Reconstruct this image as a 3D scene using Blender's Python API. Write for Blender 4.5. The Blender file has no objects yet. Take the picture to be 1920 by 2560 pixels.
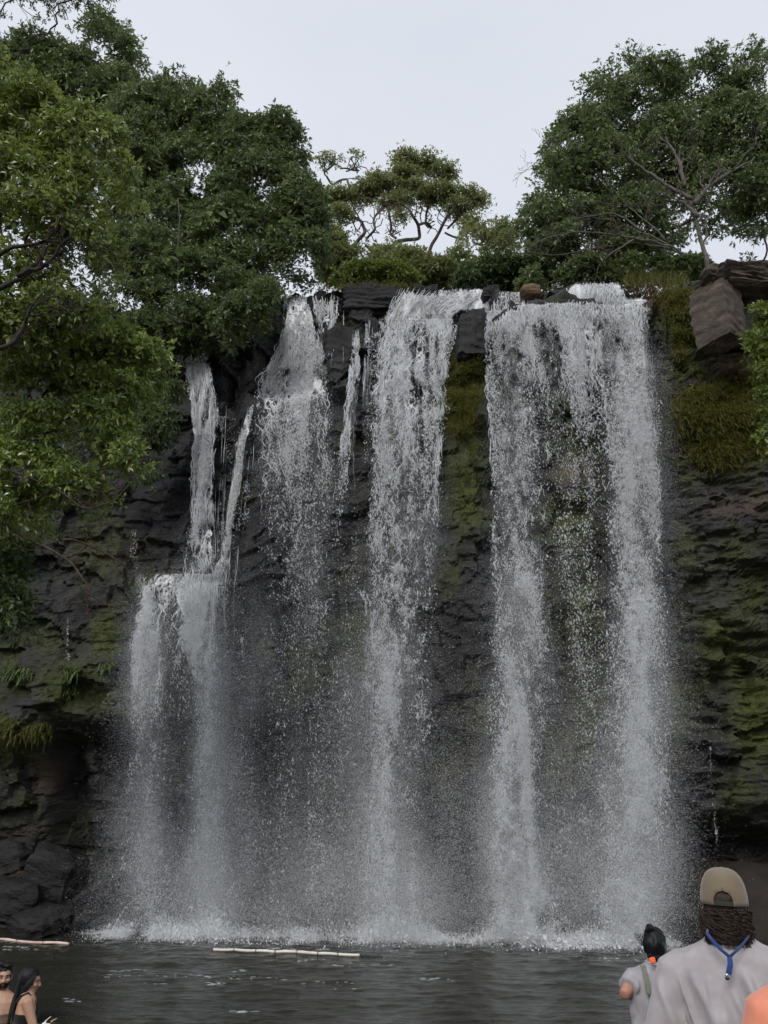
import bpy, math, random
import numpy as np

# ------------------------------------------------------------------ camera, sky, sun, exposure
SC = bpy.context.scene
COL = SC.collection
F, CAMZ, PITCH = 2000.0, 1.8, math.radians(21.8)
CP, SP = math.cos(PITCH), math.sin(PITCH)

cam_data = bpy.data.cameras.new('camera')
cam_data.sensor_fit = 'VERTICAL'
cam_data.sensor_height = 36.0
cam_data.lens = 36.0 * F / 2560.0
cam_data.clip_start, cam_data.clip_end = 0.05, 2000.0
cam = bpy.data.objects.new('camera', cam_data)
COL.objects.link(cam)
cam.location = (0, 0, CAMZ)
cam.rotation_euler = (math.radians(90) + PITCH, 0, 0)
SC.camera = cam

SUN_EL, SUN_ROT = math.radians(36), math.radians(200)
world = bpy.data.worlds.new('World')
SC.world = world
world.use_nodes = True
wn, wl = world.node_tree.nodes, world.node_tree.links
wn.clear()
w_out = wn.new('ShaderNodeOutputWorld')
w_bg = wn.new('ShaderNodeBackground')
w_sky = wn.new('ShaderNodeTexSky')
w_sky.sky_type = 'NISHITA'
w_sky.sun_disc = False
w_sky.sun_elevation, w_sky.sun_rotation = SUN_EL, SUN_ROT
w_mix = wn.new('ShaderNodeMix')
w_mix.data_type = 'RGBA'
w_mix.inputs['Factor'].default_value = 0.93          # the closed cloud layer under the blue sky
w_tc = wn.new('ShaderNodeTexCoord')
w_map = wn.new('ShaderNodeMapping')
w_map.inputs['Scale'].default_value = (1.2, 1.2, 3.0)
w_noise = wn.new('ShaderNodeTexNoise')
w_noise.inputs['Scale'].default_value = 1.6
w_noise.inputs['Detail'].default_value = 5.0
w_ramp = wn.new('ShaderNodeValToRGB')
w_ramp.color_ramp.elements[0].position = 0.3
w_ramp.color_ramp.elements[1].position = 0.7
w_ramp.color_ramp.elements[0].color = (5.5, 5.8, 6.45, 1)
w_ramp.color_ramp.elements[1].color = (6.0, 6.25, 6.8, 1)
wl.new(w_tc.outputs['Generated'], w_map.inputs['Vector'])
wl.new(w_map.outputs['Vector'], w_noise.inputs['Vector'])
wl.new(w_noise.outputs['Fac'], w_ramp.inputs['Fac'])
wl.new(w_sky.outputs['Color'], w_mix.inputs['A'])
wl.new(w_ramp.outputs['Color'], w_mix.inputs['B'])
wl.new(w_mix.outputs['Result'], w_bg.inputs['Color'])
w_bg.inputs['Strength'].default_value = 0.10
wl.new(w_bg.outputs['Background'], w_out.inputs['Surface'])

sun_data = bpy.data.lights.new('sun', 'SUN')
sun_data.energy = 1.5
sun_data.angle = math.radians(25)
sun_data.color = (1.0, 0.97, 0.92)
sun = bpy.data.objects.new('sun', sun_data)
COL.objects.link(sun)
sun.rotation_euler = (math.radians(54), 0, math.radians(-20))

SC.view_settings.view_transform = 'Standard'
SC.view_settings.look = 'None'
SC.view_settings.exposure = 0.42
SC.view_settings.gamma = 1.0
SC.view_settings.use_curve_mapping = False
SC.render.engine = 'CYCLES'
cy = SC.cycles
cy.max_bounces, cy.diffuse_bounces, cy.glossy_bounces = 8, 6, 3
cy.transmission_bounces, cy.transparent_max_bounces = 3, 16
cy.use_adaptive_sampling = True
cy.adaptive_threshold = 0.025
cy.adaptive_min_samples = 32
cy.use_denoising = True
cy.denoiser = 'OPENIMAGEDENOISE'
cy.denoising_input_passes = 'RGB_ALBEDO_NORMAL'
cy.denoising_prefilter = 'ACCURATE'
cy.caustics_reflective = cy.caustics_refractive = False

# ------------------------------------------------------------------ helpers
rng = np.random.default_rng(11)
random.seed(11)
K = 1920.0 / 1659.0


def at(px, py, y):
    """the place at depth y that the photograph shows at pixel px, py (1920 x 2560)"""
    px, py, y = np.asarray(px, float), np.asarray(py, float), np.asarray(y, float)
    a, b = (px - 960.0) / F, (1280.0 - py) / F
    t = y / (CP - b * SP)
    return np.stack(np.broadcast_arrays(a * t, y, CAMZ + (SP + b * CP) * t), -1)


def atd(dx, dy, y):
    return at(np.asarray(dx, float) * K, np.asarray(dy, float) * K, y)


def proj(x, y, z):
    d = y * CP + (z - CAMZ) * SP
    u = -y * SP + (z - CAMZ) * CP
    return (960 + F * x / d) / K, (1280 - F * u / d) / K


def mpp(y, z):
    """metres per pixel of the 1659-wide view at that place"""
    return (y * CP + (z - CAMZ) * SP) / F * K


def unit(v):
    v = np.asarray(v, float)
    return v / np.maximum(np.linalg.norm(v, axis=-1, keepdims=True), 1e-9)


def randunit(n):
    return unit(rng.normal(size=(n, 3)))


def _h(ix, iy, iz, seed):
    h = (ix.astype(np.int64) * 374761393 + iy.astype(np.int64) * 668265263 + iz.astype(np.int64) * 2147483647 + seed * 1274126177) & 0xFFFFFFFF
    h = ((h ^ (h >> 13)) * 1274126177) & 0xFFFFFFFF
    h = ((h ^ (h >> 16)) * 2246822519) & 0xFFFFFFFF
    return ((h ^ (h >> 15)) & 0xFFFFFF) / float(0xFFFFFF)


def vnoise(x, y, z, seed=0):
    x, y, z = np.broadcast_arrays(np.asarray(x, float), np.asarray(y, float), np.asarray(z, float))
    ix, iy, iz = np.floor(x), np.floor(y), np.floor(z)
    fx, fy, fz = x - ix, y - iy, z - iz
    fx, fy, fz = (f * f * (3 - 2 * f) for f in (fx, fy, fz))
    r = 0
    for dx in (0, 1):
        for dy in (0, 1):
            for dz in (0, 1):
                w = (fx if dx else 1 - fx) * (fy if dy else 1 - fy) * (fz if dz else 1 - fz)
                r = r + w * _h(ix + dx, iy + dy, iz + dz, seed)
    return r


def fbm(x, y, z, oct=4, seed=0):
    s, a, t = 0, 0.5, 0
    for o in range(oct):
        k = 2.03 ** o
        s = s + a * vnoise(x * k + 17.3 * o, y * k + 5.1 * o, z * k - 9.7 * o, seed + o)
        t += a
        a *= 0.5
    return s / t


def sstep(a, b, x):
    t = np.clip((x - a) / (b - a), 0, 1)
    return t * t * (3 - 2 * t)


def make_mesh(name, verts, quads=None, tris=None, smooth=False, attrs=None):
    verts = np.asarray(verts, np.float32)
    me = bpy.data.meshes.new(name)
    q = np.zeros((0, 4), np.int32) if quads is None or len(quads) == 0 else np.asarray(quads, np.int32)
    t = np.zeros((0, 3), np.int32) if tris is None or len(tris) == 0 else np.asarray(tris, np.int32)
    me.vertices.add(len(verts))
    me.vertices.foreach_set('co', verts.ravel())
    nl = len(q) * 4 + len(t) * 3
    me.loops.add(nl)
    me.loops.foreach_set('vertex_index', np.concatenate([q.ravel(), t.ravel()]).astype(np.int32))
    me.polygons.add(len(q) + len(t))
    starts = np.concatenate([np.arange(len(q)) * 4, len(q) * 4 + np.arange(len(t)) * 3]).astype(np.int32)
    me.polygons.foreach_set('loop_start', starts)
    me.polygons.foreach_set('use_smooth', np.full(len(q) + len(t), smooth, bool))
    for k, (dom, val) in (attrs or {}).items():
        at_ = me.attributes.new(k, 'FLOAT', dom)
        at_.data.foreach_set('value', np.asarray(val, np.float32))
    me.update(calc_edges=True)
    me.validate()
    return me


TRIS = {}


def link(name, me, mat=None, parent=None, loc=None):
    o = bpy.data.objects.new(name, me)
    COL.objects.link(o)
    TRIS[name] = TRIS.get(name, 0) + sum(len(p.vertices) - 2 for p in ()) + (len(me.loops) - 2 * len(me.polygons))
    if mat is not None and me is not None and not me.materials:
        me.materials.append(mat)
    if parent is not None:
        o.parent = parent
    if loc is not None:
        o.location = loc
    return o


def tag(o, label=None, cat=None, group=None, kind=None):
    for k, v in (('label', label), ('category', cat), ('group', group), ('kind', kind)):
        if v:
            o[k] = v
    return o


def thing(name, label, cat, group=None, loc=None):
    o = bpy.data.objects.new(name, None)
    o.empty_display_size = 0.1
    COL.objects.link(o)
    if loc is not None:
        o.location = loc
    return tag(o, label, cat, group)


def local(o, v):
    return np.asarray(v, float) - np.array(o.location)


# materials -----------------------------------------------------------
class NT:
    def __init__(s, name):
        s.m = bpy.data.materials.new(name)
        s.m.use_nodes = True
        s.n, s.l = s.m.node_tree.nodes, s.m.node_tree.links
        s.b = s.n['Principled BSDF']
        s.out = s.n['Material Output']

    def node(s, t, **kw):
        n = s.n.new(t)
        for k, v in kw.items():
            if k.startswith('i_'):
                n.inputs[k[2:].replace('_', ' ')].default_value = v
            else:
                setattr(n, k, v)
        return n

    def con(s, a, b):
        s.l.new(a, b)

    def coords(s, scale=(1, 1, 1)):
        tc = s.node('ShaderNodeNewGeometry')
        mp = s.node('ShaderNodeMapping')
        mp.inputs['Scale'].default_value = scale
        s.con(tc.outputs['Position'], mp.inputs['Vector'])
        return mp.outputs['Vector']

    def noise(s, vec, scale=5, detail=4, rough=0.55, dist=0.0):
        n = s.node('ShaderNodeTexNoise', i_Scale=scale, i_Detail=detail, i_Roughness=rough, i_Distortion=dist)
        if vec is not None:
            s.con(vec, n.inputs['Vector'])
        return n.outputs['Fac']

    def ramp(s, fac, stops):
        r = s.node('ShaderNodeValToRGB')
        e = r.color_ramp.elements
        while len(e) < len(stops):
            e.new(0.5)
        for el, (p, c) in zip(e, stops):
            el.position = p
            el.color = (*c, 1) if len(c) == 3 else c
        s.con(fac, r.inputs['Fac'])
        return r.outputs['Color']

    def mix(s, fac, a, b, blend='MIX'):
        m = s.node('ShaderNodeMix', data_type='RGBA', blend_type=blend)
        for v, k in ((fac, 'Factor'), (a, 'A'), (b, 'B')):
            if hasattr(v, 'links') or hasattr(v, 'is_linked'):
                s.con(v, m.inputs[k])
            else:
                m.inputs[k].default_value = v if k == 'Factor' else (*v, 1)
        return m.outputs['Result']

    def math(s, op, a, b=0.0, clamp=False):
        m = s.node('ShaderNodeMath', operation=op, use_clamp=clamp)
        for i, v in enumerate((a, b)):
            if hasattr(v, 'is_linked'):
                s.con(v, m.inputs[i])
            else:
                m.inputs[i].default_value = v
        return m.outputs[0]

    def attr(s, name):
        return s.node('ShaderNodeAttribute', attribute_name=name).outputs['Fac']

    def bump(s, h, strength=0.5, dist=0.02):
        b = s.node('ShaderNodeBump', i_Strength=strength, i_Distance=dist)
        s.con(h, b.inputs['Height'])
        s.con(b.outputs['Normal'], s.b.inputs['Normal'])
        return b


def simple_mat(name, col, rough=0.6, var=0.25, scale=30, bump=0.0, spec=0.5, stretch=(1, 1, 1), bdist=0.01, sheen=0.0):
    t = NT(name)
    v = t.coords(stretch)
    n = t.noise(v, scale, 4)
    c0 = tuple(c * (1 - var) for c in col)
    c1 = tuple(min(1, c * (1 + var)) for c in col)
    t.con(t.ramp(n, [(0.3, c0), (0.7, c1)]), t.b.inputs['Base Color'])
    t.b.inputs['Roughness'].default_value = rough
    t.b.inputs['Specular IOR Level'].default_value = spec
    if sheen:
        t.b.inputs['Sheen Weight'].default_value = sheen
    if bump:
        t.bump(n, bump, bdist)
    return t.m


def leaf_mat(name, dark, mid, light, transl=0.35, rough=0.42, spec=0.45):
    t = NT(name)
    c = t.ramp(t.attr('tint'), [(0.0, dark), (0.5, mid), (1.0, light)])
    t.con(c, t.b.inputs['Base Color'])
    t.b.inputs['Roughness'].default_value = rough
    t.b.inputs['Specular IOR Level'].default_value = spec
    tr = t.node('ShaderNodeBsdfTranslucent')
    tc = t.mix(0.5, c, (light[0] * 1.2, light[1] * 1.2, light[2]))
    t.con(tc, tr.inputs['Color'])
    mx = t.node('ShaderNodeMixShader')
    mx.inputs[0].default_value = transl
    t.con(t.b.outputs[0], mx.inputs[1])
    t.con(tr.outputs[0], mx.inputs[2])
    t.con(mx.outputs[0], t.out.inputs['Surface'])
    return t.m


def bark_mat(name, c0, c1):
    t = NT(name)
    v = t.coords((1, 1, 0.35))
    n = t.noise(v, 14, 6, 0.65)
    t.con(t.ramp(n, [(0.35, c0), (0.7, c1)]), t.b.inputs['Base Color'])
    t.b.inputs['Roughness'].default_value = 0.85
    t.b.inputs['Specular IOR Level'].default_value = 0.25
    t.bump(n, 0.6, 0.02)
    return t.m


# branch network ------------------------------------------------------
def colonize(attr, trunk, step, kill, iters=160, wob=0.25, infl=1e9, par0=None, cap=5000):
    nodes = [np.array(p, float) for p in trunk]
    par = [-1] + list(range(len(trunk) - 1)) if par0 is None else list(par0)
    attr = np.asarray(attr, float)
    N = np.array(nodes)
    d = np.linalg.norm(attr[:, None] - N[None], axis=2)
    ni, nd = d.argmin(1), d.min(1)
    alive = np.ones(len(attr), bool)
    for _ in range(iters):
        act = alive & (nd < infl)
        if not act.any():
            break
        idx = ni[act]
        dirs = unit(attr[act] - N[idx])
        acc = np.zeros((len(N), 3))
        np.add.at(acc, idx, dirs)
        g = np.unique(idx)
        nw = N[g] + step * unit(unit(acc[g]) + wob * rng.normal(size=(len(g), 3)))
        base = len(N)
        N = np.concatenate([N, nw])
        par += list(g)
        dd = np.linalg.norm(attr[:, None] - nw[None], axis=2)
        m, mi = dd.min(1), dd.argmin(1)
        up = m < nd
        nd[up] = m[up]
        ni[up] = base + mi[up]
        alive &= nd > kill
        stuck = np.zeros(len(attr), bool)
        if len(N) > cap:
            break
    return N, np.array(par)


def tree_tubes(N, par, r0, rmax, power=2.3, sides=5):
    n = len(N)
    acc = np.zeros(n)
    r = np.zeros(n)
    for i in range(n - 1, -1, -1):
        r[i] = max(r0, acc[i] ** (1 / power)) if acc[i] > 0 else r0
        r[i] = min(r[i], rmax)
        if par[i] >= 0:
            acc[par[i]] += r[i] ** power
    ch = np.where(par >= 0)[0]
    a, b = N[par[ch]], N[ch]
    return prisms(a, b, np.minimum(r[par[ch]], r[ch] * 1.5), r[ch], sides)


def prisms(a, b, ra, rb, sides=5):
    a, b = np.asarray(a, float), np.asarray(b, float)
    n = len(a)
    d = unit(b - a)
    ref = np.where(np.abs(d[:, 2:3]) > 0.9, np.array([[1.0, 0, 0]]), np.array([[0, 0, 1.0]]))
    u = unit(np.cross(d, ref))
    v = np.cross(d, u)
    ang = np.arange(sides) * 2 * math.pi / sides
    ring = np.cos(ang)[None, :, None] * u[:, None] + np.sin(ang)[None, :, None] * v[:, None]
    ra = np.broadcast_to(np.asarray(ra, float), (n,))
    rb = np.broadcast_to(np.asarray(rb, float), (n,))
    ext = (d * (rb * 0.35)[:, None])[:, None]
    va = a[:, None] + ring * ra[:, None, None]
    vb = b[:, None] + ext + ring * rb[:, None, None]
    verts = np.concatenate([va, vb], 1).reshape(-1, 3)
    k = np.arange(sides)
    f = np.stack([k, (k + 1) % sides, sides + (k + 1) % sides, sides + k], 1)
    quads = (np.arange(n)[:, None, None] * 2 * sides + f[None]).reshape(-1, 4)
    return verts, quads


def polytube(pts, radii, sides=6):
    """one capped tube through points; returns verts, quads"""
    pts = np.asarray(pts, float)
    n = len(pts)
    radii = np.broadcast_to(np.asarray(radii, float), (n,))
    t = np.gradient(pts, axis=0)
    t = unit(t)
    ref = np.array([0.31, 0.17, 0.93])
    u = unit(np.cross(t, ref))
    for i in range(1, n):
        u[i] = unit(u[i - 1] - t[i] * np.dot(u[i - 1], t[i]))
    v = np.cross(t, u)
    ang = np.arange(sides) * 2 * math.pi / sides
    V = pts[:, None] + (np.cos(ang)[None, :, None] * u[:, None] + np.sin(ang)[None, :, None] * v[:, None]) * radii[:, None, None]
    V = V.reshape(-1, 3)
    k = np.arange(sides)
    Q = []
    for i in range(n - 1):
        Q.append(np.stack([i * sides + k, i * sides + (k + 1) % sides, (i + 1) * sides + (k + 1) % sides, (i + 1) * sides + k], 1))
    V = np.concatenate([V, pts[:1] - t[:1] * radii[0] * 0.3, pts[-1:] + t[-1:] * radii[-1] * 0.3])
    T0 = np.stack([np.full(sides, n * sides), (k + 1) % sides, k], 1)
    T1 = np.stack([np.full(sides, n * sides + 1), (n - 1) * sides + k, (n - 1) * sides + (k + 1) % sides], 1)
    return V, np.concatenate(Q), np.concatenate([T0, T1])


class Geo:
    """collects pieces into one mesh"""
    def __init__(s):
        s.v, s.q, s.t, s.n = [], [], [], 0

    def add(s, v, q=None, t=None):
        s.v.append(np.asarray(v, float))
        if q is not None and len(q):
            s.q.append(np.asarray(q) + s.n)
        if t is not None and len(t):
            s.t.append(np.asarray(t) + s.n)
        s.n += len(v)
        return s

    def tube(s, pts, r, sides=6):
        return s.add(*polytube(pts, r, sides))

    def mesh(s, name, smooth=True):
        return make_mesh(name, np.concatenate(s.v), np.concatenate(s.q) if s.q else None,
                         np.concatenate(s.t) if s.t else None, smooth)


# foliage -------------------------------------------------------------
def blob_points(blobs, n, gap=0.42, nscale=1.1, seed=0, inner=0.45):
    """blobs: (dx, dy, rx, rz, y, ry) in the 1659-wide view, ry in metres"""
    B = []
    for b in blobs:
        c = atd(b[0], b[1], b[4])
        s = mpp(c[1], c[2])
        B.append((c, np.array([b[2] * s, b[5], b[3] * s])))
    area = np.array([b[1][0] * b[1][2] for b in B])
    pick = rng.choice(len(B), size=n * 3, p=area / area.sum())
    C = np.array([b[0] for b in B])[pick]
    R = np.array([b[1] for b in B])[pick]
    d = randunit(len(pick))
    d[:, 1] = np.where(rng.random(len(d)) < 0.75, -np.abs(d[:, 1]), d[:, 1])
    rad = inner + (1 - inner) * rng.random(len(d)) ** 0.5
    p = C + d * R * rad[:, None]
    k = fbm(p[:, 0] * nscale, p[:, 1] * nscale, p[:, 2] * nscale, 2, seed) > gap
    p, d = p[k][:n], d[k][:n]
    return p, unit(d)


def leaves(sp, nr, per, spread, L, k, flat=0.55, droop=0.15, wide=0.4, up=0.45, tint0=0.5, tvar=0.2):
    ns = len(sp)
    nc = ns * per
    ax_s = unit(nr * 0.6 + np.array([0, -0.1, up]) + rng.normal(size=(ns, 3)) * 0.35)
    S = np.repeat(sp, per, 0)
    A = np.repeat(ax_s, per, 0)
    off = randunit(nc) * (rng.random((nc, 1)) ** 0.5)
    along = (off * A).sum(1, keepdims=True)
    off = off - A * along * (1 - flat * 0.5)
    fall = (off ** 2).sum(1, keepdims=True)
    sz = np.repeat(0.6 + 0.8 * rng.random((ns, 1)), per, 0)
    c = S + (off - A * fall * 0.35) * spread * sz
    ca = unit(A * 0.8 + off * 0.9 + rng.normal(size=(nc, 3)) * 0.35)
    ts = np.repeat(rng.normal(size=ns) * tvar, per)
    nl = nc * k
    c, ca, ts = np.repeat(c, k, 0), np.repeat(ca, k, 0), np.repeat(ts, k)
    dr = unit(ca * 0.55 + randunit(nl))
    side = unit(np.cross(dr, ca + 0.25 * rng.normal(size=(nl, 3))))
    nu = np.cross(side, dr)
    ll = (L * (0.65 + 0.6 * rng.random((nl, 1))))
    w = ll * wide * 0.5 * (0.8 + 0.4 * rng.random((nl, 1)))
    b = c + dr * ll * 0.12
    m = b + dr * ll * 0.48
    fold = nu * w * 0.35
    V = np.stack([b, m - side * w + fold, b + dr * ll - np.array([0, 0, 1.0]) * ll * droop, m + side * w + fold], 1).reshape(-1, 3)
    i = np.arange(nl)[:, None] * 4
    T = np.concatenate([i + np.array([[0, 2, 1]]), i + np.array([[0, 3, 2]])])
    tint = np.clip(tint0 + ts + rng.normal(size=nl) * tvar * 0.9, 0, 1)
    return V, T, np.repeat(tint, 4)


def foliage_mesh(name, parts):
    V, T, A, n = [], [], [], 0
    for v, t, a in parts:
        V.append(v); T.append(t + n); A.append(a); n += len(v)
    return make_mesh(name, np.concatenate(V), None, np.concatenate(T), False, {'tint': ('POINT', np.concatenate(A))})
# ------------------------------------------------------------------ the setting: cliff, plateau, shore, pool
TOPS = np.array([(-900, 690), (-300, 720), (200, 760), (300, 752), (335, 745), (395, 783), (452, 784), (466, 700), (500, 655), (600, 642), (622, 641),
                 (735, 632), (860, 626), (900, 624), (1000, 622), (1060, 627), (1120, 634), (1190, 634), (1225, 618), (1250, 612),
                 (1340, 612), (1352, 640), (1400, 642), (1440, 628), (1500, 610), (1560, 600), (1900, 590), (2600, 590)], float)


def gauss2(px, py, cx, cy, rx, ry):
    return np.exp(-(((px - cx) / rx) ** 2 + ((py - cy) / ry) ** 2))


def box2(px, py, x0, x1, y0, y1, s=14.0):
    return sstep(x0 - s, x0 + s, px) * sstep(x1 + s, x1 - s, px) * sstep(y0 - s, y0 + s, py) * sstep(y1 + s, y1 - s, py)


def cliff_y(x, z):
    px, py = proj(x, np.full_like(x, 17.2), z)
    wob = (fbm(x * 0.8, 0, z * 0.8, 3, 91) - 0.5) * 40
    qx, qy = px + wob, py + (fbm(x * 0.9, 4, z * 0.9, 3, 92) - 0.5) * 36
    y = 17.35 - 0.10 * x + 0.03 * z
    # broad bulges, bedding planes and joints
    y = y - (fbm(x * 0.22, 1, z * 0.30, 3, 1) - 0.5) * 1.5
    bx, bz = x * 0.85 + (fbm(x * 0.9, 2, z * 0.9, 2, 5) - 0.5) * 1.6, z * 1.25 + (fbm(x * 0.7, 7, z * 1.1, 2, 6) - 0.5) * 1.5
    cell = _h(np.floor(bx), np.floor(bz), np.zeros_like(bx), 3)
    y = y - (cell - 0.5) * 0.42
    bx2, bz2 = x * 2.3 + (fbm(x * 2, 2, z * 2, 2, 15) - 0.5) * 1.3, z * 4.2 + (fbm(x * 1.2, 7, z * 2, 2, 16) - 0.5) * 2.0
    y = y - (_h(np.floor(bx2), np.floor(bz2), np.zeros_like(bx), 13) - 0.5) * 0.15
    st = fbm(x * 0.35, 3, z * 2.6, 3, 21)
    right = sstep(1380, 1460, px)
    y = y - np.abs((st * 6.0) % 1.0 - 0.5) * (0.05 + 0.18 * right)
    y = y - (fbm(x * 1.6, 3, z * (1.5 + 1.7 * right), 4, 31) - 0.5) * 0.5 - (fbm(x * 5, 3, z * (4 + 5 * right), 3, 41) - 0.5) * 0.16 - np.maximum(0, fbm(x * 1.1, 8, z * .16, 3, 33) - .5) * (1 - right) * 1.0
    # ledges: everything above one stands back
    def ledge(x0, x1, yl, dep, s=20):
        return dep * sstep(x0 - s, x0 + s, qx) * sstep(x1 + s, x1 - s, qx) * sstep(yl + 5, yl - 5, py + wob * 0.15)
    y = y + ledge(540, 745, 818, 0.55) + ledge(585, 700, 712, 0.5) + ledge(-900, 490, 1240, 0.5, 30)
    y = y + ledge(810, 1060, 688, 0.75) + ledge(1040, 1420, 652, 0.7) + ledge(735, 812, 690, 0.6) + ledge(940, 1075, 655, 0.4)
    y = y + ledge(470, 600, 800, 0.9) + ledge(1410, 1510, 760, 0.25) + ledge(1280, 1425, 765, 0.15)
    y = y + 0.35 * box2(px, py, 470, 560, 860, 1900, 20)
    # blocks that stand out at the lip
    y = y - 0.45 * box2(px, py, 985, 1050, 674, 800, 6) - 0.35 * box2(px, py, 702, 772, 716, 830, 6)
    y = y - 0.3 * box2(px, py, 1185, 1282, 660, 790, 14) - 0.25 * box2(px, py, 940, 1060, 800, 1300, 40)
    # undercuts near the pool
    y = y + 1.2 * box2(qx, qy, 60, 330, 1560, 1990, 40) + .9 * box2(qx, qy, -600, 110, 1620, 1990, 40)
    y = y + 1.5 * box2(qx, qy, 1470, 2400, 1790, 1960, 45) + 0.5 * box2(qx, qy, 470, 800, 1560, 1930, 60) + 0.6 * box2(qx, qy, 900, 1070, 1600, 1930, 50)
    y = y - 0.35 * box2(qx, qy, -500, 240, 1880, 2030, 50)
    return y


NX, NZ = 470, 350
gx = np.linspace(-15.5, 14.0, NX)
pxt, _ = proj(gx, np.full(NX, 18.3), np.full(NX, 13.5))
top_py = np.interp(pxt, TOPS[:, 0], TOPS[:, 1]) + (fbm(gx * 1.5, 0, 0, 3, 77) - 0.5) * 14
ztop = atd(pxt, top_py, 18.3)[:, 2]
for _ in range(4):
    yt_ = cliff_y(gx, ztop - 0.05) + 0.15
    pxt, _q = proj(gx, yt_, ztop)
    top_py = np.interp(pxt, TOPS[:, 0], TOPS[:, 1]) + (fbm(gx * 1.5, 0, 0, 3, 77) - 0.5) * 14
    ztop = 0.5 * ztop + 0.5 * atd(pxt, top_py, yt_)[:, 2]
ztop = np.convolve(np.pad(ztop, 2, 'edge'), np.ones(5) / 5, 'valid')
sfrac = np.linspace(0, 1, NZ)
GX = np.repeat(gx[:, None], NZ, 1)
GZ = -1.6 + (ztop[:, None] + 1.6) * sfrac[None]
GY = cliff_y(GX, GZ)
# round the lip
lipr = np.clip((0.25 - (ztop[:, None] - GZ)) / 0.25, 0, 1)
GY = GY + 0.22 * lipr ** 2

# the water hangs from whatever stands out furthest above
DR = np.minimum.accumulate(GY[:, ::-1], 1)[:, ::-1]


def grid_sample(G, x, z):
    fx = np.clip((np.asarray(x) - gx[0]) / (gx[1] - gx[0]), 0, NX - 1.001)
    i = fx.astype(int); a = fx - i
    def row(ii):
        t = np.clip((np.asarray(z) + 1.6) / (ztop[ii] + 1.6), 0, 0.9999) * (NZ - 1)
        j = np.minimum(t.astype(int), NZ - 2); b = t - j
        return G[ii, j] * (1 - b) + G[ii, j + 1] * b
    return row(i) * (1 - a) + row(np.minimum(i + 1, NX - 1)) * a


def smooth_x(G, k):
    ker = np.hanning(2 * k + 3)[1:-1]; ker /= ker.sum()
    P = np.pad(G, ((k, k), (0, 0)), 'edge')
    return sum(P[i:i + NX] * w for i, w in enumerate(ker))


DRS = smooth_x(DR, 5)
YS = smooth_x(GY, 3)

def on_cliff(dx, dy, off=0.0, G=None):
    """where the view ray at dx, dy meets the rock (or the hanging water), moved off metres toward the pool"""
    G = YS if G is None else G
    dx, dy = np.atleast_1d(np.asarray(dx, float)), np.atleast_1d(np.asarray(dy, float))
    y = np.full(np.broadcast(dx, dy).shape, 17.3)
    for _ in range(5):
        p = atd(dx, dy, y)
        y = 0.4 * y + 0.6 * (grid_sample(G, p[..., 0], p[..., 2]) - off)
    return atd(dx, dy, y)


# moss, tan patches and wetness live on the rock as attributes
dpx, dpy = proj(GX, GY, GZ)
mn = fbm(GX * 0.9, GY * 0.9, GZ * 0.7, 4, 55)
mn2 = fbm(GX * 3.1, GY, GZ * 2.2, 3, 56)
MOSS_SPOTS = [(1005, 900, 52, 130, 1.0), (1000, 1060, 46, 120, .75), (980, 1240, 60, 90, .5), (1240, 930, 60, 130, .5), (1230, 1120, 70, 90, .7), (1260, 1260, 60, 120, .6),
              (1560, 930, 110, 100, 1.2), (1460, 690, 50, 90, .8), (1480, 780, 40, 60, .7), (1600, 1180, 60, 60, .5), (1560, 1390, 90, 100, .75), (1630, 1560, 60, 130, .9),
              (1500, 1480, 50, 90, .5), (1590, 1720, 60, 90, .7), (1450, 1600, 30, 120, .45), (1480, 1160, 40, 60, .35), (1630, 1300, 50, 80, .8),
              (230, 1370, 34, 60, 1.0), (100, 1385, 40, 50, .6), (130, 1480, 120, 60, .75), (30, 1590, 80, 40, 1.1), (210, 1500, 80, 40, .6),
              (20, 1420, 40, 90, .6), (580, 1400, 30, 60, .6), (760, 1330, 40, 200, .3), (640, 1450, 110, 80, .35), (1030, 1560, 60, 130, .45), (1250, 1580, 60, 130, .45),
              (190, 1200, 60, 90, .5), (290, 1560, 60, 60, .4), (840, 850, 20, 60, .6), (40, 1750, 60, 80, .25), (610, 800, 40, 40, .4), (840, 1000, 40, 200, .4)]
moss = np.zeros_like(GX)
for cx, cyy, rx, ry, wgt in MOSS_SPOTS:
    moss = np.maximum(moss, wgt * gauss2(dpx, dpy, cx, cyy, rx, ry))
moss = np.clip(moss * 1.35 + (mn - 0.5) * 1.5 + (mn2 - 0.5) * 0.8 - 0.1, 0, 1) * sstep(1960, 1800, dpy)
tan = np.maximum.reduce([.9 * gauss2(dpx, dpy, 1262, 800, 26, 18), .9 * gauss2(dpx, dpy, 1250, 1015, 40, 22), .7 * gauss2(dpx, dpy, 1440, 650, 40, 22),
                         .9 * gauss2(dpx, dpy, 1640, 800, 90, 80), .6 * gauss2(dpx, dpy, 1620, 1090, 60, 24), .5 * gauss2(dpx, dpy, 60, 1880, 60, 60), .5 * gauss2(dpx, dpy, 110, 1690, 30, 40)])
tan = np.clip(tan + (mn2 - 0.5) * 0.6 * (tan > 0.05), 0, 1)

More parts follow.
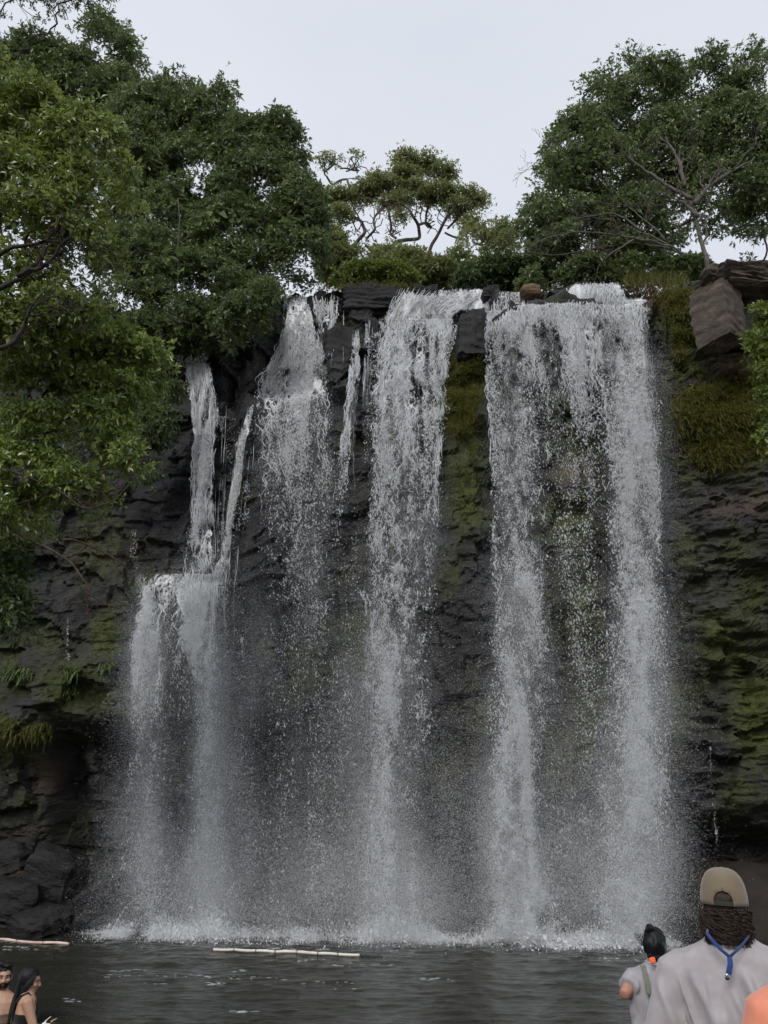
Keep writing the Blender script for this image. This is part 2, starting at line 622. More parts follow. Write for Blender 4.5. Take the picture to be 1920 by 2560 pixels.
# plateau behind the lip
NB = 40
back = np.linspace(0.25, 1, NB) ** 2 * 60
BX = np.repeat(gx[:, None], NB, 1) * (1 + back[None] * 0.03)
BY = GY[:, -1:] + back[None]
BZ = ztop[:, None] - 0.15 * np.minimum(back, 1)[None] + (fbm(BX * 0.4, BY * 0.4, 0, 3, 61) - 0.5) * 0.6 * np.minimum(back, 2)[None] * 0.5 + np.maximum(back - 8, 0)[None] * 0.10 + (sstep(-600, -200, pxt) * sstep(560, 470, pxt))[:, None] * 4.2 * sstep(0.4, 4.0, back)[None]
NT_ = NZ + NB
AX, AY, AZ = (np.concatenate([a, b], 1) for a, b in ((GX, BX), (GY, BY), (GZ, BZ)))
cv = np.stack([AX, AY, AZ], -1).reshape(-1, 3)
ii, jj = np.meshgrid(np.arange(NX - 1), np.arange(NT_ - 1), indexing='ij')
q = np.stack([ii * NT_ + jj, (ii + 1) * NT_ + jj, (ii + 1) * NT_ + jj + 1, ii * NT_ + jj + 1], -1).reshape(-1, 4)
pad = lambda A, v: np.concatenate([A, np.full((NX, NB), v)], 1).ravel()

t = NT('wet_basalt')
v = t.coords((1, 1, 2.6))
n1 = t.noise(v, 1.6, 8, 0.62)
n2 = t.noise(v, 9.0, 8, 0.7)
n3 = t.noise(t.coords((1, 1, 0.25)), 5.0, 5, 0.6)
base = t.ramp(n1, [(0.3, (0.010, 0.0103, 0.0115)), (0.52, (0.020, 0.0202, 0.022)), (0.75, (0.046, 0.0445, 0.0455))])
base = t.mix(t.ramp(n2, [(0.35, (0, 0, 0)), (0.75, (1, 1, 1))]), base, (0.041, 0.0395, 0.040))
base = t.mix(t.math('MULTIPLY', t.ramp(n3, [(0.5, (0, 0, 0)), (0.75, (1, 1, 1))]), 0.55), base, (0.018, 0.018, 0.019))
base = t.mix(t.attr('tan'), base, t.ramp(n2, [(0.3, (0.11, 0.075, 0.05)), (0.7, (0.23, 0.16, 0.115))]))
mossc = t.ramp(n2, [(0.25, (0.014, 0.021, 0.007)), (0.5, (0.050, 0.062, 0.012)), (0.75, (0.125, 0.130, 0.022))])
base = t.mix(t.attr('moss'), base, mossc)
t.con(base, t.b.inputs['Base Color'])
t.con(t.ramp(n2, [(0.3, (0.35,) * 3), (0.7, (0.75,) * 3)]), t.b.inputs['Roughness'])
t.b.inputs['Specular IOR Level'].default_value = 0.35
t.bump(t.math('ADD', n2, t.math('MULTIPLY', n1, 1.5)), 0.8, 0.06)
ROCK = t.m

cliff = link('cliff', make_mesh('cliff', cv, q, None, False, {'moss': ('POINT', pad(moss, 0.6)), 'tan': ('POINT', pad(tan, 0.0))}), ROCK)
tag(cliff, kind='structure')


# loose and jutting rocks ---------------------------------------------
def rock_mesh(name, r, boxy=0.5, rough=0.18, n=12, seed=0, strata=0.0):
    V, Q, k = [], [], 0
    g = np.linspace(-1, 1, n + 1)
    A, B = np.meshgrid(g, g, indexing='ij')
    for ax in range(3):
        for sg in (-1, 1):
            P = np.zeros((n + 1, n + 1, 3))
            P[..., ax] = sg
            P[..., (ax + 1) % 3] = A * sg
            P[..., (ax + 2) % 3] = B
            V.append(P.reshape(-1, 3))
            i, j = np.meshgrid(np.arange(n), np.arange(n), indexing='ij')
            Q.append(np.stack([i * (n + 1) + j, (i + 1) * (n + 1) + j, (i + 1) * (n + 1) + j + 1, i * (n + 1) + j + 1], -1).reshape(-1, 4) + k)
            k += (n + 1) ** 2
    C = np.concatenate(V)
    S = unit(C)
    P = S * (1 - boxy) + C * boxy * 0.86
    m = 1 + (fbm(S[:, 0] * 1.3 + seed, S[:, 1] * 1.3, S[:, 2] * 1.3, 3, 300 + seed) - 0.5) * rough * 4
    m += (fbm(S[:, 0] * 4 + seed, S[:, 1] * 4, S[:, 2] * 4, 3, 320 + seed) - 0.5) * rough
    if strata:
        m += (np.abs((P[:, 2] * 3.1 + S[:, 0] * 0.6 + fbm(P[:, 0] * 2, P[:, 1] * 2, P[:, 2], 2, seed)) % 1 - 0.5) - 0.25) * strata
    P = P * m[:, None] * np.array(r)
    me = make_mesh(name, P, np.concatenate(Q), None, False)
    import bmesh
    bm = bmesh.new(); bm.from_mesh(me)
    bmesh.ops.remove_doubles(bm, verts=bm.verts, dist=1e-4)
    bm.to_mesh(me); bm.free()
    return me


def rock_mat(name, stops, moss=0.0, rough=0.75, mossc=(0.05, 0.06, 0.012)):
    t = NT(name)
    v = t.coords((1, 1, 2.2))
    n1, n2 = t.noise(v, 2.2, 8, 0.65), t.noise(v, 13, 6, 0.7)
    c = t.ramp(n1, stops)
    c = t.mix(t.math('MULTIPLY', n2, 0.6), c, tuple(x * 0.55 for x in stops[0][1]))
    if moss:
        nz = t.node('ShaderNodeNewGeometry')
        n5 = t.noise(t.coords((1, 1, 1)), 3.0, 4)
        c = t.mix(t.ramp(n5, [(1 - moss - 0.1, (0, 0, 0)), (1 - moss + 0.1, (1, 1, 1))]), c, mossc)
    t.con(c, t.b.inputs['Base Color'])
    t.b.inputs['Roughness'].default_value = rough
    t.b.inputs['Specular IOR Level'].default_value = 0.3
    t.bump(t.math('ADD', n1, n2), 0.9, 0.05)
    return t.m


DARKROCK = rock_mat('dark_wet_rock', [(0.3, (0.014, 0.014, 0.015)), (0.55, (0.030, 0.028, 0.028)), (0.8, (0.055, 0.051, 0.048))], 0.2, 0.5)
TANROCK = rock_mat('tan_sandstone', [(0.25, (0.05, 0.041, 0.035)), (0.5, (0.11, 0.088, 0.070)), (0.75, (0.21, 0.165, 0.125))], 0.2)
BROWNROCK = rock_mat('brown_mossy_boulder', [(0.3, (0.10, 0.06, 0.035)), (0.7, (0.24, 0.15, 0.09))], 0.4)


def rock(name, label, dx, dy, y, rx, rz, ry, mat, boxy=0.5, rough=0.15, seed=0, rot=(0, 0, 0), parent=None, n=12, strata=0.0, group=None):
    if y is None:
        c = on_cliff(dx, dy, -ry * 0.55)[0]
    else:
        c = atd(dx, dy, y)
    s = mpp(c[1], c[2])
    o = link(name, rock_mesh(name, (rx * s, ry, rz * s), boxy, rough, n, seed, strata), mat, parent, c)
    o.rotation_euler = [math.radians(a) for a in rot]
    if parent is None:
        tag(o, label, 'rock', group)
    return o


# dark blocks the water runs around: parts of the cliff
for i, (dx, dy, y, rx, rz, ry) in enumerate([(738, 770, None, 38, 60, .5), (1018, 735, None, 36, 66, .5), (806, 745, None, 12, 60, .4), (800, 660, None, 66, 34, .5),
                                             (915, 640, None, 30, 16, .4), (1060, 640, None, 20, 16, .3), (690, 662, None, 16, 28, .3), (1107, 690, None, 9, 38, .3)]):
    rock('rock_block', None, dx, dy, y, rx, rz, ry, DARKROCK, 0.74, 0.17, 40 + i, (0, random.uniform(-3, 3), random.uniform(-8, 8)), cliff, 26, 0.16)

rock('boulder', 'round brown boulder with mossy front sitting in the lip between two white cascades', 1146, 634, 17.6, 24, 17, .3, BROWNROCK, 0.3, 0.10, 3)
rock('rock_outcrop', 'large tan column of sandstone standing at right edge of the clifftop', 1553, 690, 15.75, 38, 78, .5, TANROCK, 0.93, 0.10, 6, (1, 0, 34), None, 34, 0.13)
rock('rock_outcrop', 'broad flat-topped grey-brown rock slab lying across the top of sandstone column', 1622, 628, 15.9, 92, 32, .9, TANROCK, 0.74, 0.2, 7, (0, 4, 0), None, 32, 0.2)
rock('rock_outcrop', 'dark recessed rock wall under the slab, beside the sandstone column', 1622, 700, 16.2, 50, 56, .5, DARKROCK, 0.8, 0.10, 9, (0, 0, -6), None, 14, 0.15)
rock('rock_outcrop', 'low pale boulders behind the flat slab, below the leaning grey trunk', 1540, 600, 16.6, 28, 16, .4, TANROCK, 0.45, 0.16, 11, (0, 12, 0))
rock('rock_outcrop', 'small reddish rock at the right frame edge on top of the slab', 1650, 598, 15.9, 30, 18, .4, TANROCK, 0.55, 0.14, 12)
# rocks where the falls land
rock('boulder', 'dark pointed boulder in the spray left of the right fall foot', 1072, 1985, 16.5, 17, 46, .4, DARKROCK, 0.35, 0.16, 21)
rock('boulder', 'dark wedge of rock sloping out of the foam under the right fall', 1185, 2000, 16.25, 46, 24, .5, DARKROCK, 0.35, 0.18, 22, (0, 22, 0))
rock('boulder', 'low broad dark rock in mist between the two feet of right fall', 1300, 1995, 16.5, 66, 36, .6, DARKROCK, 0.35, 0.16, 23)
rock('boulder', 'small grey rock at the waterline beside the dark-haired wader', 1395, 2026, 15.2, 22, 14, .3, DARKROCK, 0.4, 0.12, 24, (0, -14, 0))
rock('boulder', 'squat dark boulder at the foot of the cave at right', 1462, 1985, 15.8, 44, 30, .5, DARKROCK, 0.4, 0.12, 25)
for i, (dx, dy, y, rx, rz, lab) in enumerate([(120, 1880, 17.6, 62, 44, 'large dark angular boulder leaning on the cave wall at left'),
                                              (30, 1935, 17.2, 56, 40, 'brownish boulder at the left frame edge just above the pool'),
                                              (205, 1950, 17.3, 60, 36, 'dark boulder beside the left fall foot in the cave shade'),
                                              (90, 1985, 16.9, 50, 26, 'low wet boulder at waterline in front of larger left boulders'),
                                              (20, 1850, 18.0, 44, 36, 'upper pale boulder stacked at the left frame edge in the cave')]):
    rock('boulder', lab, dx, dy, y, rx, rz, .55, DARKROCK, 0.5, 0.16, 60 + i, (random.uniform(-15, 15), random.uniform(-20, 20), 20 * i))

# mud bank on the right
bk = NT('mud_bank')
bv = bk.coords((1, 1, 1))
bk.con(bk.ramp(bk.noise(bv, 2.5, 8, 0.65), [(0.3, (0.010, 0.008, 0.006)), (0.7, (0.030, 0.021, 0.015))]), bk.b.inputs['Base Color'])
bk.b.inputs['Roughness'].default_value = 0.8
bk.bump(bk.noise(bv, 12, 6, 0.7), 0.7, 0.05)
bxs, bys = np.linspace(4.6, 14, 110), np.linspace(13.9, 19.5, 70)
MX, MY = np.meshgrid(bxs, bys, indexing='ij')
MZ = -0.5 + 1.75 * sstep(14.9 + 0.0 * MX, 17.6, MY - 0.35 * (7.4 - MX) * (MX < 7.4) + (fbm(MX * .7, MY * .7, 0, 3, 71) - .5) * 1.1) * sstep(5.0, 6.6, MX) + (fbm(MX * 2, MY * 2, 0, 4, 72) - .5) * 0.25
mi, mj = np.meshgrid(np.arange(109), np.arange(69), indexing='ij')
mq = np.stack([mi * 70 + mj, (mi + 1) * 70 + mj, (mi + 1) * 70 + mj + 1, mi * 70 + mj + 1], -1).reshape(-1, 4)
tag(link('mud_bank', make_mesh('mud_bank', np.stack([MX, MY, MZ], -1).reshape(-1, 3), mq, None, True), bk.m), kind='structure')

# shore and pool bed
sx, sy = np.linspace(-60, 60, 80), np.concatenate([np.linspace(-60, -2, 20), np.linspace(-1, 24, 60)])
SX, SY = np.meshgrid(sx, sy, indexing='ij')
SZ = np.interp(SY, [-60, -5, 1.4, 3.3, 7.5, 12, 18, 24], [6, 1.2, 0.10, -0.03, -0.62, -1.3, -1.6, -1.6]) + (fbm(SX * .6, SY * .6, 0, 3, 81) - .5) * 0.06 - .26 * sstep(1, -2, SX) * sstep(4, 7, SY)
si, sj = np.meshgrid(np.arange(79), np.arange(79), indexing='ij')
sq = np.stack([si * 80 + sj, (si + 1) * 80 + sj, (si + 1) * 80 + sj + 1, si * 80 + sj + 1], -1).reshape(-1, 4)
SAND = simple_mat('wet_sand', (0.11, 0.085, 0.06), 0.7, 0.3, 6, 0.4)
tag(link('shore', make_mesh('shore', np.stack([SX, SY, SZ], -1).reshape(-1, 3), sq, None, True), SAND), kind='structure')

# pool: a real rippled surface in view, flat beyond
wx, wy = np.linspace(-11, 11, 360), np.linspace(7.5, 19.5, 380)
WX, WY = np.meshgrid(wx, wy, indexing='ij')
ch = np.clip((WY - 7.5) / 10, 0, 1)
amp = 0.018 + 0.02 * ch
WZ = ((fbm(WX * 1.3, WY * 2.6, 0, 4, 101) - .5) * 2.2 + (fbm(WX * 3.6 + WY, WY * 7.5, 0, 3, 102) - .5) * 1.1 + (fbm(WX * 9, WY * 17, 0, 2, 103) - .5) * 0.5) * amp
edge = np.minimum.reduce([sstep(-11, -10, WX), sstep(11, 10, WX), sstep(7.5, 8.2, WY), sstep(19.5, 19, WY)])
WZ = WZ * edge
wi, wj = np.meshgrid(np.arange(359), np.arange(379), indexing='ij')
wq = np.stack([wi * 380 + wj, (wi + 1) * 380 + wj, (wi + 1) * 380 + wj + 1, wi * 380 + wj + 1], -1).reshape(-1, 4)
wt = NT('pool_water')
wv = wt.coords((1, 2.2, 1))
wt.con(wt.ramp(wt.noise(wv, 0.5, 3), [(0.3, (0.020, 0.021, 0.016)), (0.7, (0.032, 0.033, 0.025))]), wt.b.inputs['Base Color'])
wt.b.inputs['Roughness'].default_value = 0.12
wt.b.inputs['IOR'].default_value = 1.33
wt.b.inputs['Specular IOR Level'].default_value = 0.5
wt.bump(wt.noise(wv, 7, 4, 0.6), 0.35, 0.03)
gw = Geo().add(np.stack([WX, WY, WZ], -1).reshape(-1, 3), wq)
for x0, x1, y0, y1 in ((-60, 60, 3.0, 7.5), (-60, -11, 7.5, 19.5), (11, 60, 7.5, 19.5), (-60, 60, 19.5, 24)):
    gw.add([(x0, y0, 0), (x1, y0, 0), (x1, y1, 0), (x0, y1, 0)], [(0, 1, 2, 3)])
tag(link('pool_water', gw.mesh('pool_water', True), wt.m), kind='structure')
# ------------------------------------------------------------------ the falls
wm = NT('white_water')
wm.b.inputs['Base Color'].default_value = (0.90, 0.91, 0.92, 1)
wm.b.inputs['Roughness'].default_value = 0.35
wm.b.inputs['Specular IOR Level'].default_value = 0.4
tr = wm.node('ShaderNodeBsdfTranslucent')
tr.inputs['Color'].default_value = (0.88, 0.90, 0.92, 1)
mx = wm.node('ShaderNodeMixShader')
mx.inputs[0].default_value = 0.4
wm.con(wm.b.outputs[0], mx.inputs[1]); wm.con(tr.outputs[0], mx.inputs[2]); wm.con(mx.outputs[0], wm.out.inputs['Surface'])
WATER = wm.m

# running film: white foam strings with clear gaps between them
fm = NT('foam_sheet')
geo = fm.coords((1, 1, 1))
warp = fm.node('ShaderNodeTexNoise', i_Scale=2.2, i_Detail=3.0)
fm.con(geo, warp.inputs['Vector'])
va = fm.node('ShaderNodeVectorMath', operation='SUBTRACT'); fm.con(warp.outputs['Color'], va.inputs[0]); va.inputs[1].default_value = (.5, .5, .5)
vs = fm.node('ShaderNodeVectorMath', operation='SCALE'); fm.con(va.outputs[0], vs.inputs[0]); vs.inputs['Scale'].default_value = 0.30
vv = fm.node('ShaderNodeVectorMath', operation='ADD'); fm.con(geo, vv.inputs[0]); fm.con(vs.outputs[0], vv.inputs[1])
mp = fm.node('ShaderNodeMapping'); mp.inputs['Scale'].default_value = (1, 0.6, 0.42); fm.con(vv.outputs[0], mp.inputs['Vector'])
vo = fm.node('ShaderNodeTexVoronoi', feature='DISTANCE_TO_EDGE', i_Scale=6.5); fm.con(mp.outputs['Vector'], vo.inputs['Vector'])
vo2 = fm.node('ShaderNodeTexVoronoi', feature='DISTANCE_TO_EDGE', i_Scale=13.0); fm.con(mp.outputs['Vector'], vo2.inputs['Vector'])
mp2 = fm.node('ShaderNodeMapping'); mp2.inputs['Scale'].default_value = (1, 1, 0.16); fm.con(vv.outputs[0], mp2.inputs['Vector'])
ns = fm.noise(mp2.outputs['Vector'], 11, 5, 0.65)
ns2 = fm.noise(mp2.outputs['Vector'], 2.6, 3, 0.6)
edge1 = fm.math('SUBTRACT', 1.0, fm.math('MULTIPLY', vo.outputs['Distance'], 5.0), True)
edge2 = fm.math('SUBTRACT', 1.0, fm.math('MULTIPLY', vo2.outputs['Distance'], 5.0), True)
web = fm.math('ADD', fm.math('MULTIPLY', edge1, 0.34), fm.math('MULTIPLY', edge2, 0.2))
web = fm.math('ADD', web, fm.math('MULTIPLY', ns, 0.36))
web = fm.math('ADD', web, fm.math('MULTIPLY', ns2, 0.34))
th = fm.math('ADD', fm.math('MULTIPLY', fm.attr('cover'), 1.05), -0.74)
al = fm.node('ShaderNodeMapRange', interpolation_type='SMOOTHSTEP')
fm.con(fm.math('ADD', web, th), al.inputs['Value'])
al.inputs['From Min'].default_value, al.inputs['From Max'].default_value = 0.28, 0.60
fm.con(fm.ramp(fm.math('ADD', ns, fm.math('MULTIPLY', edge2, 0.2)), [(0.3, (0.70, 0.72, 0.74)), (0.6, (0.93, 0.935, 0.94))]), fm.b.inputs['Base Color'])
fm.b.inputs['Roughness'].default_value = 0.35
fm.bump(web, 0.7, 0.05)
tp = fm.node('ShaderNodeBsdfTransparent')
ms = fm.node('ShaderNodeMixShader')
fm.con(fm.math('MULTIPLY', al.outputs[0], fm.attr('veil')), ms.inputs[0]); fm.con(tp.outputs[0], ms.inputs[1]); fm.con(fm.b.outputs[0], ms.inputs[2]); fm.con(ms.outputs[0], fm.out.inputs['Surface'])
SHEET = fm.m


def lerp_rows(rows, py):
    R = np.array(rows, float)
    return [np.interp(py, R[:, 0], R[:, i]) for i in range(1, R.shape[1])]


CSEED = [0]


def quant(v):
    o = np.empty_like(v)
    o[np.argsort(v)] = np.linspace(0, 1, len(v))
    return o


def net_field(p, f, seed):
    """threads that split and join: ridges of a warped noise, long near the lip and finer further down"""
    x, z = p[:, 0], p[:, 2]
    wx = (fbm(x * 1.8, seed, z * 0.9, 2, 641) - .5) * 0.55 + (fbm(x * 6, seed, z * 3.5, 2, 642) - .5) * 0.16
    def ridge(fx, fz, sd):
        n = vnoise((x + wx) * fx, seed * 3.1, z * fz, sd) * .7 + vnoise((x + wx) * fx * 2.1, seed, z * fz * 2.3, sd + 1) * .3
        return 1 - np.abs(n - .5) * 2
    r1, r2, r3 = ridge(3.6, 0.95, 651), ridge(7.5, 2.6, 655), ridge(15, 7.0, 659)
    ch = fbm(x * 2.3, seed, z * 0.14, 2, 665)
    cl = fbm(x * 3.0, seed, z * 1.1, 3, 668)
    g = np.clip(f, 0, 1)
    return r1 * (.55 - .35 * g) + r2 * (.6 - .1 * g) + r3 * (.4 + .35 * g) + (ch - .5) * (1.7 - .3 * g) + (cl - .5) * (1.0 + .8 * g)


def channel(x, z, seed, py, y0, lo=.46, hi=.58):
    """1 where a fall runs thick, 0 in the gaps between its threads; closed at the lip, opening below it"""
    wx = x + (fbm(x * 1.1, seed, z * .6, 2, 640) - .5) * .35 + (fbm(x * 4, seed, z * 2.2, 2, 643) - .5) * .10
    a = sstep(lo, hi, fbm(wx * 2.9, seed * 1.7, z * .10, 2, 645) * .75 + vnoise(wx * 7.5, seed, z * .45, 646) * .25)
    h = sstep(6, 70, py - y0) * .95
    return 1 - h + h * a


def drops(n_scale, rows, size0, size1, asp0, asp1, off0, off1, soft=0.25, clump=0.9, seed=0, fill=0.9):
    """drops spread over one fall; rows are (dy, left, right, coverage)"""
    R = np.array(rows, float)
    y0, y1 = R[0, 0], R[-1, 0]
    yy = np.linspace(y0, y1, 400)
    xl, xr, c = lerp_rows(rows, yy)
    f = (yy - y0) / max(y1 - y0, 300)
    sz = (size0 * (1 - f) + size1 * f); asp = asp0 * (1 - f) + asp1 * f
    a_m = sz * sz * asp * 0.5
    z_est = atd(0, yy, 17.0)[:, 2]
    pm = mpp(np.full_like(z_est, 17.0), z_est)
    W = (xr - xl) * 1.15
    lam = -math.log(1 - fill) * W * pm ** 2 / a_m * n_scale
    n = int(lam.sum() * (yy[1] - yy[0]))
    cdf = np.cumsum(lam); cdf /= cdf[-1]
    py = np.interp(rng.random(n), cdf, yy)
    xl, xr, c = lerp_rows(rows, py)
    u = rng.random(n) * 2.3 - 1.15
    jit = ((fbm(py * .018, seed, 0, 3, 700) - .5) * (1 - u) + (fbm(py * .018, seed, 9, 3, 700) - .5) * (1 + u)) * .5 * np.minimum(26, (xr - xl) * .35)
    px = (xl + xr) / 2 + u * (xr - xl) / 2 + jit
    f = (py - y0) / max(y1 - y0, 300)
    off = (off0 * (1 - f) + off1 * f) * (0.8 + .4 * rng.random(n)) + 0.03 + .25 * f * rng.random(n)
    p = on_cliff(px, py, off, DRS)
    g = sstep(.03, .32, (py - y0) / 1000.0)
    edge = np.clip((1.15 - np.abs(u)) / (soft + 0.15 + .45 * g), 0, 1)
    x, z = p[:, 0], p[:, 2]
    if clump > .5:
        chn = channel(x, z, CSEED[0], py, y0)
        ce = np.clip(c * edge * (chn * 1.15 * (1 - .55 * g) + .62 * g), 0, .95)
    else:
        ce = np.clip(c * edge, 0, .95)
    wx = x + (fbm(x * 1.2, seed, z * .5, 2, 640) - .5) * .3
    mod = np.clip(1 + 4.2 * (fbm(wx * 2.6, seed, z * .30, 3, 665) - .5) + 3.0 * (fbm(wx * 6, seed, z * 2.4, 3, 668) - .5) + 1.6 * (vnoise(wx * 17, seed, z * 9, 669) - .5), .06, 2.4)
    soft_p = -np.log(1 - np.clip(ce * mod, 0, .93)) / -math.log(1 - fill)
    net_p = 0
    if clump > .5:
        net_p = sstep(-.12, .12, quant(net_field(p, f, seed)) - (1 - ce * .62))
        keep = rng.random(n) < np.clip(.62 * net_p * (1 - g) + soft_p * (.35 + .65 * g), 0, 1)
    else:
        keep = rng.random(n) < soft_p
    p, f = p[keep], f[keep]
    m = len(p)
    s = (size0 * (1 - f) + size1 * f) * np.exp(rng.normal(size=m) * 0.4)
    a = (asp0 * (1 - f) + asp1 * f) * np.exp(rng.normal(size=m) * 0.3)
    return p, s, a


def drop_mesh(name, P, S, A, tilt=0.25, wob=0.35):
    """irregular long tetrahedra, one per drop or torn clot"""
    n = len(P)
    d = unit(np.stack([rng.normal(size=n) * tilt, rng.normal(size=n) * tilt, -np.ones(n)], -1))
    u = unit(np.cross(d, randunit(n)))
    v = np.cross(d, u)
    L = (S * A)[:, None]; W = S[:, None]
    r = lambda: (1 + wob * rng.normal(size=(n, 1)))
    a0 = P - d * L * 0.5 + (u * rng.normal(size=(n, 1)) + v * rng.normal(size=(n, 1))) * W * 0.3
    b0 = P + d * L * 0.5
    V = np.stack([a0, P + u * W * 0.55 * r() + d * L * 0.12, P - u * W * 0.35 * r() + v * W * 0.5 * r(), P - u * W * 0.3 * r() - v * W * 0.5 * r() + d * L * 0.1, b0], 1)
    T = np.array([[0, 1, 2], [0, 2, 3], [0, 3, 1], [4, 2, 1], [4, 3, 2], [4, 1, 3]])
    T = (np.arange(n)[:, None, None] * 5 + T[None]).reshape(-1, 3)
    return make_mesh(name, V.reshape(-1, 3), None, T, True)


def fine_mesh(name, P, S, A, tilt=0.4):
    n = len(P)
    d = unit(np.stack([rng.normal(size=n) * tilt, rng.normal(size=n) * tilt, -np.ones(n)], -1))
    u = unit(np.cross(d, randunit(n)))
    v = np.cross(d, u)
    L = (S * A)[:, None]; W = S[:, None]
    V = np.stack([P - d * L * 0.5, P + d * L * 0.4 + u * W * 0.5, P + d * L * 0.4 - u * W * 0.3 + v * W * 0.45, P + d * L * 0.5 - u * W * 0.3 - v * W * 0.45], 1)
    T = np.array([[0, 1, 2], [0, 2, 3], [0, 3, 1], [1, 3, 2]])
    T = (np.arange(n)[:, None, None] * 4 + T[None]).reshape(-1, 3)
    return make_mesh(name, V.reshape(-1, 3), None, T, True)


def specks(name, P, S, A):
    n = len(P)
    d1, d2 = randunit(n), randunit(n)
    d1[:, 2] *= 1.6
    S = S[:, None] * .62
    V = np.stack([P + d1 * S, P + d2 * S, P - (d1 + d2) * S * .8], 1).reshape(-1, 3)
    return make_mesh(name, V, None, np.arange(n * 3).reshape(-1, 3))


def strands(rows, n, len_px, w, off=0.12, meander=16, seed=0, y_range=None, wpow=0.0):
    """threads of water that wander, cross and break as they come down"""
    y0, y1 = y_range or (rows[0][0], rows[-1][0])
    V, Q, k = [], [], 0
    n = max(3, int(n * 1.35)); w = w * .78; ln_k = 1.35; m = 18
    sy = y0 + (rng.random(n) ** 1.3) * (y1 - y0) * 0.9
    u0 = rng.random(n) * 2 - 1
    ln = len_px * 1.3 * (0.4 + rng.random(n))
    tt = np.linspace(0, 1, m)[None]
    py = sy[:, None] + ln[:, None] * tt
    xl, xr, c = lerp_rows(rows, py)
    ph, ph2 = rng.random((n, 1)) * 6.28, rng.random((n, 1)) * 6.28
    fr = 2.0 + 5 * rng.random((n, 1))
    fr2 = fr * 2.3
    am = meander * 0.7 * (0.25 + 0.9 * sstep(y0, y0 + 0.45 * (y1 - y0) + 1, py)) * (0.4 + rng.random((n, 1)))
    px = (xl + xr) / 2 + u0[:, None] * (xr - xl) * 0.5 + am * (np.sin(tt * fr * 3 + ph) * 0.5 + np.sin(tt * fr2 * 3 + ph2) * 0.28) + rng.normal(size=(n, m)) * am * 0.10
    pts = on_cliff(px.ravel(), py.ravel(), off * (0.6 + 0.6 * rng.random()), DRS).reshape(n, m, 3)
    pts[..., 1] -= rng.random((n, 1)) * off
    wd = w * (0.5 + rng.random((n, 1))) * (0.25 + 1.2 * rng.random((n, m))) * np.sin(np.clip(tt * 1.02, 0, 1) * math.pi * 0.96 + 0.1) ** 0.5
    wd = wd * np.clip(0.35 + 1.4 * fbm(pts[..., 0] * 5, 0, pts[..., 2] * 3, 2, 480 + seed), 0.2, 2)
    hole = vnoise(pts[..., 0] * 6.5 + 1.5 * vnoise(pts[..., 0] * 3, 0, pts[..., 2] * 2, 72), seed, pts[..., 2] * 2.3, 71)
    wd = wd * sstep(.30, .52, hole + .5 * sstep(60, 0, py - rows[0][0])) * (.05 + .95 * channel(pts[..., 0], pts[..., 2], CSEED[0], py, rows[0][0]))
    T = unit(np.gradient(pts, axis=1))
    B = unit(np.cross(T, np.array([0, -1.0, 0.2])))
    N = np.cross(T, B)
    ring = np.stack([pts - B * wd[..., None] * .5, pts + N * wd[..., None] * .45, pts + B * wd[..., None] * .5], 2)
    V = ring.reshape(-1, 3)
    i, j, s = np.meshgrid(np.arange(n), np.arange(m - 1), np.arange(3), indexing='ij')
    b = (i * m + j) * 3
    Q = np.stack([b + s, b + (s + 1) % 3, b + 3 + (s + 1) % 3, b + 3 + s], -1).reshape(-1, 4)
    return V, Q


def sheet(rows, off=0.05, nu=40, bump=0.05, seed=0, edge=0.22, arc=0.0):
    """a film of running water; rows (dy, left, right, cover[, veil])"""
    R = np.array([r if len(r) == 5 else (*r, 1.0) for r in rows], float)
    nv = max(8, int((R[-1, 0] - R[0, 0]) / 5))
    py = np.linspace(R[0, 0], R[-1, 0], nv)
    xl, xr, c, ve = lerp_rows(R, py)
    u = np.linspace(-1.08, 1.08, nu)
    jl = (fbm(py * 0.03, seed, 0, 3, 501) - .5) * 22; jr = (fbm(py * 0.03, seed, 5, 3, 502) - .5) * 22
    px = ((xl + jl) * (1 - u[:, None]) + (xr + jr) * (1 + u[:, None])) / 2
    PY = np.repeat(py[None], nu, 0) + arc * (u[:, None] ** 2) * np.linspace(1, 0, nv)[None]
    P = on_cliff(px.ravel(), PY.ravel(), off, DRS).reshape(nu, nv, 3)
    P[..., 1] -= (fbm(P[..., 0] * 4, seed, P[..., 2] * 1.3, 3, 510) - .4) * bump * 2.2 + (fbm(P[..., 0] * 13, seed, P[..., 2] * 4, 2, 511) - .4) * bump
    ed = np.clip((1.08 - np.abs(u)) / edge, 0, 1)[:, None]
    ends = sstep(0, 0.10, (PY - R[0, 0]) / (R[-1, 0] - R[0, 0])) * sstep(1.0, 0.88, (PY - R[0, 0]) / (R[-1, 0] - R[0, 0]))
    cov = c[None] * (0.35 + 0.65 * ed) * (0.4 + 0.6 * ends)
    chn = channel(P[..., 0], P[..., 2], CSEED[0], PY, R[0, 0] + 20)
    cov = cov * (.55 + .5 * chn)
    veil = .9 * (.12 + .88 * chn) * ve[None] * sstep(0, 0.8, ed) * ends * (.45 + .55 * sstep(.35, .65, fbm(P[..., 0] * 5, seed, P[..., 2] * .8, 3, 512)))
    i, j = np.meshgrid(np.arange(nu - 1), np.arange(nv - 1), indexing='ij')
    Q = np.stack([i * nv + j, (i + 1) * nv + j, (i + 1) * nv + j + 1, i * nv + j + 1], -1).reshape(-1, 4)
    return P.reshape(-1, 3), Q, cov.ravel(), np.broadcast_to(veil, cov.shape).ravel()


